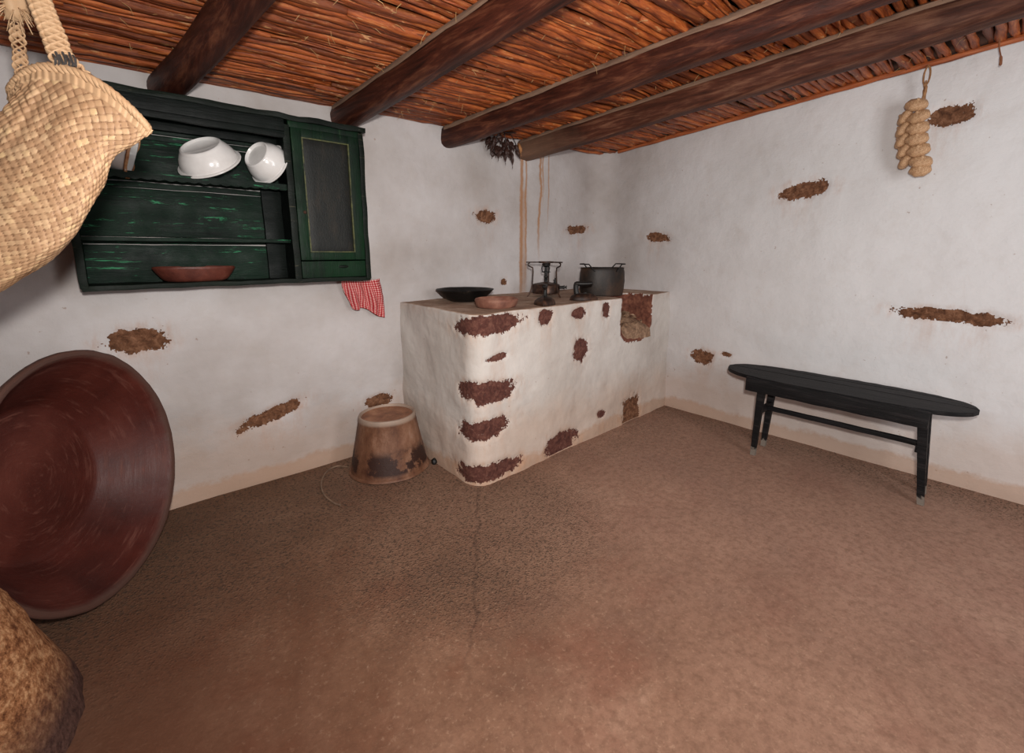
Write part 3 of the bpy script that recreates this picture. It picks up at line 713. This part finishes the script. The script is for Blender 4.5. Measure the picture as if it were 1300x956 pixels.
# fascia and drawer below the door
dr = cp('drawer', greenv, (dx0, dx1, CY0 - .001, CY0 + .02, CZ0 + .024, CZ0 + .118), amp=.002)
mb = MB(); mb.lathe([(.0001, .004), (.018, .003), (.028, .0), (.030, -.004), (.0001, -.006)], 28, sy=.32, mtx=Matrix.Rotation(R(90), 3, 'X'), loc=((dx0 + dx1) / 2 + .05 - CX0, CY0 - .004 - CY1, CZ0 + .085 - CZ0)); mb.build('drawer_pull', edgew, dr)
cp('front_post', edgew, (CX1 - .028, CX1 + .002, CY0 - .008, CY0 + .016, CZ0 + .01, CZ1 - .02), amp=.007)
cp('front_post', edgew, (CX0 - .004, CX0 + .026, CY0 - .008, CY0 + .010, CZ0 + .01, CZ1 - .02), amp=.004)
cp('top_rail', greenv, (CD + .02, CX1 - .02, CY0 - .002, CY0 + .02, CZ1 - .045, CZ1 - .012), amp=.003)

# enamel bowls on the upper shelf
en = simple('white_enamel', [(.3, (208, 204, 200)), (.7, (232, 230, 228))], 6, rough=.16, bscale=6, bstr=.1, spec=.6)
rime = simple('rusted_rim', [(.35, (150, 92, 52)), (.6, (196, 150, 108))], 40, rough=.6)
def enamel_bowl(center, d, label, r=.135, rb=.088, h=.105, chip=False):
    r_ = empty('enamel_bowl', center); tag(r_, label, 'bowl', 'white enamel bowls on the upper shelf')
    q = V(d).normalized().to_track_quat('Z', 'Y').to_matrix()   # +Z = where the underside points
    n = 14; pr2 = [(.0001, .006), (rb * .80, .006), (rb * .84, .0), (rb * .9, -.008), (rb * .97, -.006), (rb, .002)]
    for k in range(1, n + 1):
        tt = k / n; pr2.append((rb + (r * .97 - rb) * math.sin(tt * PI / 2) ** .9, .002 + h * tt))
    pr2 += [(r * 1.02, h + .001), (r * 1.05, h + .004), (r * 1.04, h + .009), (r * .98, h + .006)]
    for k in range(n, -1, -1):
        tt = k / n; pr2.append((rb * .97 + (r * .96 - rb) * math.sin(tt * PI / 2) ** .9, .010 + (h - .004) * tt))
    pr2 += [(.0001, .011)]
    pr2 = [(a, h / 2 - b) for a, b in pr2]
    mb = MB(); mb.lathe(pr2, 72, mtx=q); o = mb.build('bowl_body', en, r_, angle=60)
    if chip:
        mb = MB(); mb.lathe([(r * 1.02, -h / 2 + .001), (r * 1.062, -h / 2 - .003), (r * 1.045, -h / 2 - .012), (r * .99, -h / 2 - .008)], 72, mtx=q, amp=.003, fq=30); mb.build('rim', rime, r_)['label'] = 'rust-chipped brown rim'
    else:
        mb = MB(); a0 = .5; rim = [q @ V((r * 1.045 * math.cos(a), r * 1.045 * math.sin(a), -h / 2 - .006)) for a in [2 * PI * k / 64 for k in range(65)]]
        mb.tube(rim, .0045, 8, cap=False); mb.build('rim', en, r_)
    return r_
enamel_bowl((.405, 2.815, 1.880), (-.42, -.45, .78), 'larger white enamel bowl lying tilted near the middle of the upper shelf', r=.138, rb=.098, h=.078)
enamel_bowl((.668, 2.825, 1.890), (-.78, -.45, .43), 'white enamel bowl standing on its rim beside the cupboard door', r=.112, rb=.078, h=.08)
enamel_bowl((.060, 2.84, 1.872), (-.93, .12, .30), 'white enamel bowl with rusted rim, half hidden behind the woven basket', r=.115, rb=.08, h=.12, chip=True)
rc = simple('red_clay', [(.3, (66, 30, 24)), (.6, (98, 50, 39)), (.8, (130, 78, 62))], 12, rough=.45)
mb = MB(); mb.lathe(bowl_prof(.178, .125, .066, .010, .0, p=.7), 56, sy=.56, amp=.002, seed=8)
o = mb.build('clay_dish', rc); o.location = (.305, 2.852, CZ0 + .024); tag(o, 'reddish oval clay dish on the bottom board of the green cupboard', 'dish')

# ------------------------------------------------------------------ gingham cloth
t = NT('red_gingham'); uvn = t.n('ShaderNodeUVMap').outputs[0]; ux = t.xyz(uvn)
fx = t.math('GREATER_THAN', t.math('FRACT', t.math('MULTIPLY', ux[0], 19)), .5); fy = t.math('GREATER_THAN', t.math('FRACT', t.math('MULTIPLY', ux[1], 19)), .5)
f = t.math('MULTIPLY', t.math('ADD', fx, fy), .5)
c = t.ramp(f, [(0.0, (220, 180, 172)), (.5, (188, 76, 78)), (1.0, (142, 20, 30))])
clothm = t.out(c, .9, t.bump(t.noise(30), .3, .003), spec=.1)
mb = MB(); rows = []; uv = []
N, Mv = 60, 44
for j in range(Mv + 1):
    v = j / Mv; row = []
    for i in range(N + 1):
        u = i / N
        tx = 1.068 + .262 * u; tz = 1.228 - .012 * math.sin(u * PI)
        hem = .962 + .12 * (1 - u) ** 1.1 - .03 * math.sin(u * 9) * (1 - u)
        bx_ = 1.095 + .255 * u; bz = hem if u > .12 else hem + .06 * (1 - u / .12)
        s = v ** .9; x = tx + (bx_ - tx) * s + .022 * math.sin(PI * v) * (u - .3); z = tz + (bz - tz) * s
        fold = (.024 * math.sin(u * 13 + v * 2.2) + .014 * math.sin(u * 27 - v * 3)) * (.35 + .65 * v) + .014 * fbm((u * 4, v * 4, 2))
        row.append((x, 2.905 + fold, z)); uv.append((u, v * 1.0))
    rows.append(row)
mb.grid(rows); mb.uv = uv
cl = mb.build('checked_cloth', clothm, angle=180); m = cl.modifiers.new('s', 'SOLIDIFY'); m.thickness = .002
tag(cl, "red and white checked cloth hanging below the green cupboard's door", 'cloth')

# ------------------------------------------------------------------ garlic string
gs = empty('garlic_string', (3.66, .60, 2.44)); tag(gs, 'string of dried garlic bulbs hanging on the white right wall', 'garlic')
gm = NT('garlic_skin'); cc = gm.ramp(gm.noise(9, 6, .6, gm.map((1, 1, 2))), [(.3, (140, 98, 66)), (.5, (186, 146, 108)), (.72, (220, 186, 150))])
gmat = gm.out(cc, .55, gm.bump(gm.noise(25, 4, .6, gm.map((5, 5, 1))), .4, .003), spec=.4)
def garlic(p, tilt, r, first=[None]):
    if first[0] is None:
        mb = MB(); rows = []
        for (q, z) in ((.0001, -.66), (.10, -.68), (.13, -.60), (.22, -.56), (.6, -.54), (.88, -.34), (1.0, -.04), (.97, .22), (.80, .42), (.50, .56), (.24, .62), (.14, .68), (.10, .78), (.0001, .80)):
            rows.append([V((math.cos(a) * q * (1 + .045 * math.cos(7 * a) * (q > .4)), math.sin(a) * q * (1 + .045 * math.cos(7 * a) * (q > .4)), z)) for a in [2 * PI * k / 42 for k in range(42)]])
        mb.grid(rows, closeu=True)
        for k in range(7):
            a = k * .9; mb.tube([(.05 * math.cos(a), .05 * math.sin(a), -.6), (.10 * math.cos(a), .12 * math.sin(a), -.76)], [.03, .015], 4)
        o = mb.build('garlic_bulb', gmat, gs, angle=180); first[0] = o
    else:
        o = first[0].copy(); col.objects.link(o); o.parent = gs
    o.location = p; o.scale = (r * .82, r * 1.02, r * .95); o.rotation_euler = tilt
# world Y decreases to the right in the picture; the plait drifts right going down
front = [(.620, 2.238, .052), (.602, 2.170, .052), (.598, 2.108, .052), (.594, 2.048, .053), (.578, 1.985, .053), (.560, 1.918, .053), (.556, 1.872, .050)]
back = [(.668, 2.185, .046), (.668, 2.118, .046), (.664, 2.055, .046), (.648, 1.995, .046), (.632, 1.935, .046)]
rng = random.Random(2)
for (y, z, r) in front: garlic((-.035, y - .60, z - 2.44), (R(rng.uniform(-14, 14)), R(-52 + rng.uniform(-14, 14)), rng.uniform(0, 0)), r)
for (y, z, r) in back: garlic((-.01, y - .60, z - 2.44), (R(-58), R(-20 + rng.uniform(-10, 10)), 0), r)
mb = MB(); pts = [(0, .0, -.07)] + [(.012 * math.sin(a) * 0, .014 * math.sin(a), -.045 + .055 * math.cos(a) * -1 * -1 * .9) for a in [PI + 2 * PI * k / 16 for k in range(17)]]
mb.tube(pts, .0045, 6)
mb.tube(smooth([(0, 0, -.09), (.005, -.002, -.13), (0, .002, -.22), (.01, 0, -.34), (.01, -.01, -.45), (.01, -.03, -.56)]), .009, 8, wob=.5)
mb.tube([(0, .002, .01), (.04, .0, .025)], .003, 6)
mb.build('cord', simple('plaited_stem', [(.3, (110, 72, 44)), (.7, (168, 124, 82))], 60, rough=.8), gs)
mb = MB(); mb.tube(smooth([(3.6, .325, 2.50), (3.603, .318, 2.44), (3.598, .305, 2.39), (3.6, .301, 2.35)]), [.003] * 12 + [.006] * 6 + [.003], 6, sq=.5)
tag(mb.build('dry_stalk', simple('stalk_brown', [(.3, (100, 56, 34)), (.7, (140, 88, 56))], 30)), 'short dry brown stalk hanging from the canes at the far right edge', 'stalk')

# ------------------------------------------------------------------ bunch of dried pods
bn = empty('dried_pod_bunch', (2.38, 2.86, 2.26)); tag(bn, 'bunch of shrivelled dark dried peppers hanging in the corner below the canes', 'dried peppers')
podm = simple('dark_pod', [(.3, (16, 10, 10)), (.48, (44, 28, 25)), (.62, (92, 62, 52)), (.8, (140, 112, 94))], 38, rough=.38)
podo = simple('orange_pod', [(.3, (134, 80, 44)), (.7, (196, 140, 88))], 20, rough=.6)
rng = random.Random(21); podmesh = None
def pod(p, d, L, w, mat=None, lab=None):
    global podmesh
    if podmesh is None:
        mb = MB(); rows = []
        for k in range(11):
            q = k / 10; rr = (math.sin(PI * min(1, q * 1.15 + .12)) * .9 + .06) if q < .86 else max(.02, (1 - q) * 1.9)
            rows.append([V((math.cos(a) * rr * (1 + .28 * math.cos(3 * a + k * .6)) + .25 * math.sin(q * 4), math.sin(a) * rr * (.62 + .2 * math.sin(2 * a + k)), -q)) for a in [2 * PI * j / 14 for j in range(14)]])
        mb.grid(rows, closeu=True); mb.f.append(tuple(range(14))); mb.f.append(tuple(140 + k for k in range(14)))
        podmesh = mb.build('dried_pod', podm, bn, angle=180); o = podmesh
    else:
        o = podmesh.copy(); col.objects.link(o); o.parent = bn
        if mat: o.data = o.data.copy(); o.data.materials[0] = mat
    o.location = p; o.scale = (w, w, L); o.rotation_euler = (-V(d)).normalized().to_track_quat('Z', 'Y').to_euler()
    if lab: o['label'] = lab
for i in range(44):
    u = rng.uniform(-.13, .12); zz = rng.uniform(-.10, .02); p = V((u, rng.uniform(-.045, .045), zz - .02 * 0))
    d = V((u * 4 + rng.uniform(-.6, .6), rng.uniform(-.7, .3), -rng.uniform(.4, 1.3))); pod(p, d, rng.uniform(.055, .095), rng.uniform(.016, .025))
pod((.0, -.03, -.09), (-.08, 0, -1), .11, .02); pod((.05, -.03, -.10), (.15, 0, -1), .12, .018); pod((-.05, -.02, -.08), (-.25, 0, -1), .10, .02)
pod((.135, -.02, -.02), (.25, -.1, -1), .10, .024, podo, 'pale orange dried pod')
pod((-.02, -.04, .035), (1, -.1, .1), .14, .014); pod((-.04, -.04, .03), (1, -.2, .05), .12, .013)
mb = MB(); mb.tube(smooth([(0, 0, .06), (-.05, 0, .02), (-.1, 0, -.03), (-.13, .01, -.05)]), .002, 5); mb.tube(smooth([(0, 0, .065), (.0, -.01, .03), (.03, 0, -.06)]), .003, 5); mb.tube(smooth([(0, 0, .065), (.07, -.01, .03), (.13, 0, -.03)]), .003, 5)
mb.build('string', sooty, bn)

# ------------------------------------------------------------------ large clay basin
bc = V((-.168, 2.40, .512)); ph = 1.00; ta = .085; RB = .507
nrm = V((math.sin(ph) * math.cos(ta), -math.cos(ph) * math.cos(ta), math.sin(ta)))
hx = V((math.cos(ph), math.sin(ph), 0)); up = nrm.cross(hx); up = up if up.z > 0 else -up
q = Matrix((hx, up if hx.cross(up).dot(nrm) > 0 else up, nrm)).transposed()
D = .235
prf = [(.0001, -D - .022), (.30, -D - .022), (.33, -D - .012), (.40, -D * .62), (.472, -D * .3), (.500, -.03), (.510, -.02), (.511, -.004), (.505, .001), (.490, -.003), (.478, -.016), (.455, -D * .24), (.40, -D * .52), (.345, -D * .80), (.318, -D * .93), (.308, -D * .975), (.295, -D), (.15, -D - .003), (.0001, -D - .004)]
def refine(p, k=3):
    o = []
    for i in range(len(p) - 1):
        for j in range(k): o.append((p[i][0] + (p[i + 1][0] - p[i][0]) * j / k, p[i][1] + (p[i + 1][1] - p[i][1]) * j / k))
    return o + [p[-1]]
t = NT('red_glazed_clay')
geo = t.xyz(); rr = t.math('SQRT', t.math('ADD', t.math('POWER', geo[0], 2.0), t.math('POWER', geo[1], 2.0)))
comb = t.n('ShaderNodeCombineXYZ'); t.L(t.math('MULTIPLY', rr, 60), comb.inputs[0]); t.L(t.math('MULTIPLY', t.math('ARCTAN2', geo[1], geo[0]), 2.2), comb.inputs[1]); t.L(t.math('MULTIPLY', geo[2], 40), comb.inputs[2])
ringn = t.noise(1.0, 5, .65, comb.outputs[0])
c = t.ramp(t.noise(2.6, 5, .6), [(.32, (58, 22, 17)), (.5, (76, 32, 25)), (.68, (94, 46, 37))])
c = t.mix(t.ramp(ringn, [(.56, 0.0), (.72, .45)]), c, (124, 78, 66))
c = t.mix(t.ramp(t.noise(30, 5, .7), [(.62, 0.0), (.74, .3)]), c, (118, 80, 68))
c = t.mix(t.ramp(t.math('ADD', rr, t.math('MULTIPLY', t.noise(14), .02)), [(.484, 0.0), (.5, .8)]), c, (84, 62, 54))
b = t.bump(ringn, .35, .006); b = t.bump(t.noise(60, 5, .7), .25, .003, b)
bsm = t.out(c, t.ramp(ringn, [(.3, .42), (.7, .6)]), b, spec=.3)
mb = MB(); mb.lathe(refine(prf), 110, amp=.006, seed=3, fq=4)
# a shallow pouring dip and worn rim
vv = []
for x, y, z in mb.v:
    r_ = math.hypot(x, y)
    if r_ > .46:
        a = math.atan2(y, x); k = 1 - .018 * math.exp(-((a - 2.3) / .13) ** 2) + .006 * noise.noise(V((math.cos(a) * 9, math.sin(a) * 9, 0)))
        x *= k; y *= k
    vv.append((x, y, z))
mb.v = vv
bas = mb.build('clay_basin', bsm, angle=70)
bas.matrix_world = Matrix.Translation(bc) @ q.to_4x4()
tag(bas, 'very large dark red clay basin standing on its edge against the left wall', 'basin')
BAS = bas

# ------------------------------------------------------------------ rough stone block at the left edge
t = NT('coarse_porous_stone')
z = t.xyz()[2]
c = t.ramp(t.noise(40, 6, .8), [(.36, (104, 60, 36)), (.5, (178, 122, 82)), (.64, (226, 178, 132))])
c2 = t.ramp(t.noise(45, 6, .8), [(.35, (64, 42, 38)), (.6, (110, 80, 70))])
c = t.mix(t.ramp(t.math('ADD', z, t.math('MULTIPLY', t.noise(5), .1)), [(.12, 1.0), (.26, 0.0)]), c, c2)  # lit upper face and dimmer foot painted into the stone colour
b = t.bump(t.noise(55, 6, .8), 1.0, .012); b = t.bump(t.vor(70), .7, .006, b)
stm = t.out(c, .95, b, spec=.15)
mb = MB(); mb.lathe(refine([(.0001, .56), (.22, .56), (.29, .545), (.318, .51), (.375, .38), (.43, .2), (.475, .05), (.485, 0), (.0001, 0)], 6), 90, amp=.008, seed=9, fq=14)
o = mb.build('stone_block', stm); o.location = (-.735, 1.80, 0); BLK = o
tag(o, 'rough coarse-grained orange-brown stone block in the lower left corner in front of the basin', 'stone')

# ------------------------------------------------------------------ woven palm basket
BRp = [(0.104, 1.536, 1.705), (0.069, 1.557, 1.67), (0.026, 1.586, 1.636), (-0.005, 1.593, 1.562), (-0.049, 1.61, 1.479), (-0.103, 1.639, 1.411), (-0.182, 1.689, 1.342), (-0.273, 1.751, 1.279), (-0.384, 1.837, 1.244)]
BLp = [(-0.148, 1.777, 1.797), (-0.162, 1.779, 1.754), (-0.196, 1.795, 1.705), (-0.249, 1.825, 1.646), (-0.309, 1.862, 1.587), (-0.371, 1.898, 1.523), (-0.427, 1.925, 1.44), (-0.476, 1.945, 1.352), (-0.502, 1.945, 1.264)]
nc_ = V((.03, -.98, -.14)).normalized()
arch = [.088, .072, .048, .024, .008, 0, 0, 0, 0]
thick = [.045, .062, .08, .10, .112, .115, .11, .095, .05]
Rr = smooth(BRp, 22); Ll = smooth(BLp, 22)
def samp(lst, q):
    i = min(len(lst) - 2, int(q)); f = q - i; return lst[i] * (1 - f) + lst[i + 1] * f
NA = 360; rows = []; uv = []; NR = len(Rr); tint = []
acc = 0; prevc = None
upv = V((-.1, .1, 1)).normalized()
US = 64      # strips around
STW = 2 * .36 / 44
def weave(a, b):
    """over/under height of a plain weave on the diagonal, 0..1, plus cell id"""
    p = a + b; q_ = a - b
    ip, iq = math.floor(p), math.floor(q_); fp, fq = p - ip - .5, q_ - iq - .5
    par = (ip + iq) % 2
    hp = (1 - abs(fp * 2) ** 4) * (1 if par == 0 else .45); hq = (1 - abs(fq * 2) ** 4) * (1 if par == 1 else .45)
    if par == 0: return (1 - (2 * abs(fp)) ** 5) * (1 - .35 * (2 * fq) ** 2), (ip * 7.3 + .1, iq * 3.1)
    return (1 - (2 * abs(fq)) ** 5) * (1 - .35 * (2 * fp) ** 2), (ip * 2.7 + 40, iq * 5.9)
mb = MB(); hts = []
for i in range(NR):
    q_ = i / 22; a_, b_ = Rr[i], Ll[i]; C = (a_ + b_) / 2; hv = (a_ - b_) / 2
    if prevc is not None: acc += (C - prevc).length
    prevc = C
    th_ = samp(thick, q_); ar = samp(arch, q_); row = []
    w = hv.length
    for k in range(NA):
        th = 2 * PI * k / NA; s, c_ = math.sin(th), math.cos(th)
        p = C + hv * c_ + nc_ * (th_ * math.copysign(abs(s) ** .8, s)) + upv * ar * (1 - abs(c_) ** 2.2)
        # soft crumples
        nn_ = (hv.normalized() * c_ + nc_ * s).normalized()
        p += nn_ * (.012 * noise.noise(V((c_ * 2 + 3, s * 2, acc * 6))) + .006 * noise.noise(V((c_ * 5, s * 5, acc * 14))))
        wa = th / (2 * PI) * 42 + .35 * noise.noise(V((c_ * 2, s * 2, acc * 4))); wb = acc / .0205 + .5 * noise.noise(V((c_ * 2 + 9, s * 2, acc * 4)))
        h, cid = weave(wa, wb)
        rim = acc < .022
        if rim: h = .9 + .3 * math.sin(th * 60 + acc * 150)
        tone = noise.cell(V((cid[0] + .5, cid[1] + .5, .5)))
        p += nn_ * (.0055 * h + (.003 if rim else 0)) ; hts.append(max(0, min(1, h))); tint.append(.5 if rim else tone)
        row.append(p)
    rows.append(row)
mb.grid(rows, closeu=True); b0 = (NR - 1) * NA; mb.f.append(tuple(b0 + k for k in range(NA)))
mb.att['h'] = hts; mb.att['tint'] = tint
t = NT('palm_weave')
c = t.ramp(t.attr('tint'), [(0.0, (160, 126, 96)), (.35, (178, 145, 112)), (.8, (188, 156, 122)), (1.0, (198, 168, 126))])
c = t.mix(t.ramp(t.noise(5, 5, .6), [(.4, .35), (.62, 0.0)]), c, (172, 134, 98))
c = t.mix(t.ramp(t.noise(45, 5, .7, t.map((1, 1, 1))), [(.55, 0.0), (.75, .4)]), c, (150, 110, 74))
c = t.mix(t.ramp(t.attr('h'), [(.25, .85), (.8, 0.0)]), c, (96, 66, 44))
pw = t.out(c, .6, t.bump(t.noise(90, 4, .6), .3, .002), spec=.3)
bk_ = empty('woven_basket', (-.08, 1.87, 2.31)); tag(bk_, 'pale woven palm-leaf basket hanging from the ceiling at upper left', 'basket')
def rel(mbx): mbx.v = [tuple(V(p) - V((-.08, 1.87, 2.31))) for p in mbx.v]
rel(mb); ob = mb.build('basket_body', pw, bk_, angle=180)
# plaited rim band
mb = MB(); pts = []
for k in range(121):
    th = 2 * PI * k / 120; s, c_ = math.sin(th), math.cos(th); C = (Rr[0] + Ll[0]) / 2; hv = (Rr[0] - Ll[0]) / 2
    pts.append(C + hv * c_ * 1.01 + nc_ * (.048 * math.copysign(abs(s) ** .8, s)) + upv * (.088 * (1 - abs(c_) ** 2.2) + .002))
tn = []
for ph_ in (0, 2 * PI / 3, 4 * PI / 3):
    pp = [p + V((0, 0, 1)) * .007 * math.sin(k * 1.3 + ph_) + nc_ * .007 * math.cos(k * 2.6 / 2 + ph_) for k, p in enumerate(pts)]
    mb.tube(pp, .007, 7, cap=False); 
mb.att['tint'] = [.15 + .5 * (noise.noise(V(v) * 40) * .5 + .5) for v in mb.v]; mb.att['h'] = [1.0] * len(mb.v)
rel(mb); mb.build('rim', pw, bk_, angle=180)
# plaited flat handles
def plait(path, w, name):
    path = smooth(path, 16); mb = MB(); L = 0; acc_ = [0]
    for i in range(1, len(path)): acc_.append(acc_[-1] + (path[i] - path[i - 1]).length)
    for j in range(4):
        pts = []
        for i, p in enumerate(path):
            tdir = (path[min(i + 1, len(path) - 1)] - path[max(i - 1, 0)]).normalized(); sd = tdir.cross(nc_).normalized(); phs = acc_[i] / .022 * PI / 1.6 + j * PI / 2
            pts.append(p + sd * math.sin(phs) * w * .62 + nc_ * math.cos(phs * 2) * .004 )
        mb.tube(pts, [w * .36] * len(pts), 8, sq=.35)
    mb.att['tint'] = [.1 + .8 * (noise.noise(V(v) * 30) * .5 + .5) for v in mb.v]; mb.att['h'] = [.9] * len(mb.v)
    rel(mb); mb.build(name, pw, bk_, angle=180)
plait([(-0.005, 1.655, 1.83), (-0.035, 1.66, 1.865), (-0.047, 1.681, 1.927), (-0.062, 1.719, 2.013), (-0.070, 1.765, 2.12), (-.085, 1.83, 2.24), (-.08, 1.87, 2.31)], .034, 'handle')
plait([(-0.135, 1.815, 1.80), (-0.127, 1.841, 1.852), (-0.123, 1.859, 1.933), (-0.119, 1.876, 2.015), (-0.106, 1.897, 2.138), (-.09, 1.88, 2.24), (-.08, 1.87, 2.31)], .020, 'handle')
mb = MB(); mb.lathe([(.0001, .03), (.018, .025), (.028, .0), (.022, -.03), (.012, -.045), (.0001, -.05)], 20, loc=(-0.112, 1.85, 2.045), amp=.02, seed=3, fq=40)
rng = random.Random(8)
for i in range(45):
    p = V((-.112, 1.85, 2.03)); d = V((rng.uniform(-1, 1), rng.uniform(-1, .3), rng.uniform(-1.2, .8))).normalized(); mb.tube([p, p + d * .03, p + d * rng.uniform(.04, .065) + V((0, 0, -.012))], [.0025, .002, .001], 4)
mb.att['tint'] = [.6] * len(mb.v); mb.att['h'] = [.8] * len(mb.v); rel(mb); mb.build('frayed_knot', pw, bk_, angle=180)
# stray fibre bits: dark stitch where the handle joins
mb = MB()
for i in range(7):
    x = -.052 + .006 * i; mb.tube([(x, 1.634 - .012 * i / 3, 1.868 + .006 * (i % 2)), (x + .004, 1.622 - .012 * i / 3, 1.858 - .006 * (i % 3)), (x + .002, 1.628 - .012 * i / 3, 1.842)], .0026, 5)
rel(mb); mb.build('stitching', simple('dark_thread', [(.3, (40, 36, 36)), (.7, (72, 66, 62))], 40), bk_)

# ------------------------------------------------------------------ light
def area(name, loc, target, size, power, color=(1, 1, 1), sy=None):
    l = bpy.data.lights.new(name, 'AREA'); l.energy = power; l.size = size; l.color = color
    if sy: l.shape = 'RECTANGLE'; l.size_y = sy
    o = bpy.data.objects.new(name, l); o.location = loc; o.rotation_euler = (V(target) - V(loc)).to_track_quat('-Z', 'Y').to_euler(); col.objects.link(o); return o
area('flash_light', (.02, -.06, 1.60), (2.2, 2.4, 1.25), .10, 72, (1, .965, .925))
area('ceiling_bounce_light', (.75, .05, 2.18), (2.1, 2.2, .6), .9, 9, (1, .96, .91))
area('doorway_light', (1.55, -1.75, 1.45), (3.6, .75, 1.35), 1.0, 50, (.97, .98, 1.0), 1.7)
w = bpy.data.worlds.new('World'); scene.world = w; w.use_nodes = True; w.node_tree.nodes['Background'].inputs[0].default_value = (.75, .85, 1, 1); w.node_tree.nodes['Background'].inputs[1].default_value = .3

# ------------------------------------------------------------------ camera
F = 575.0; pitch = math.atan(113 / F); theta = R(49.24647948)
cam = bpy.data.cameras.new('Camera'); cam.sensor_fit = 'HORIZONTAL'; cam.sensor_width = 36; cam.lens = F / 1300 * 36
cam.shift_y = -(478 - 433.5) / 1300; cam.clip_start = .02
co = bpy.data.objects.new('Camera', cam); col.objects.link(co)
fwd = V((math.cos(theta) * math.cos(pitch), math.sin(theta) * math.cos(pitch), -math.sin(pitch)))
co.location = (0, 0, 1.40); co.rotation_euler = fwd.to_track_quat('-Z', 'Y').to_euler()
scene.camera = co
scene.view_settings.view_transform = 'Standard'; scene.view_settings.look = 'None'; scene.view_settings.exposure = -0.06
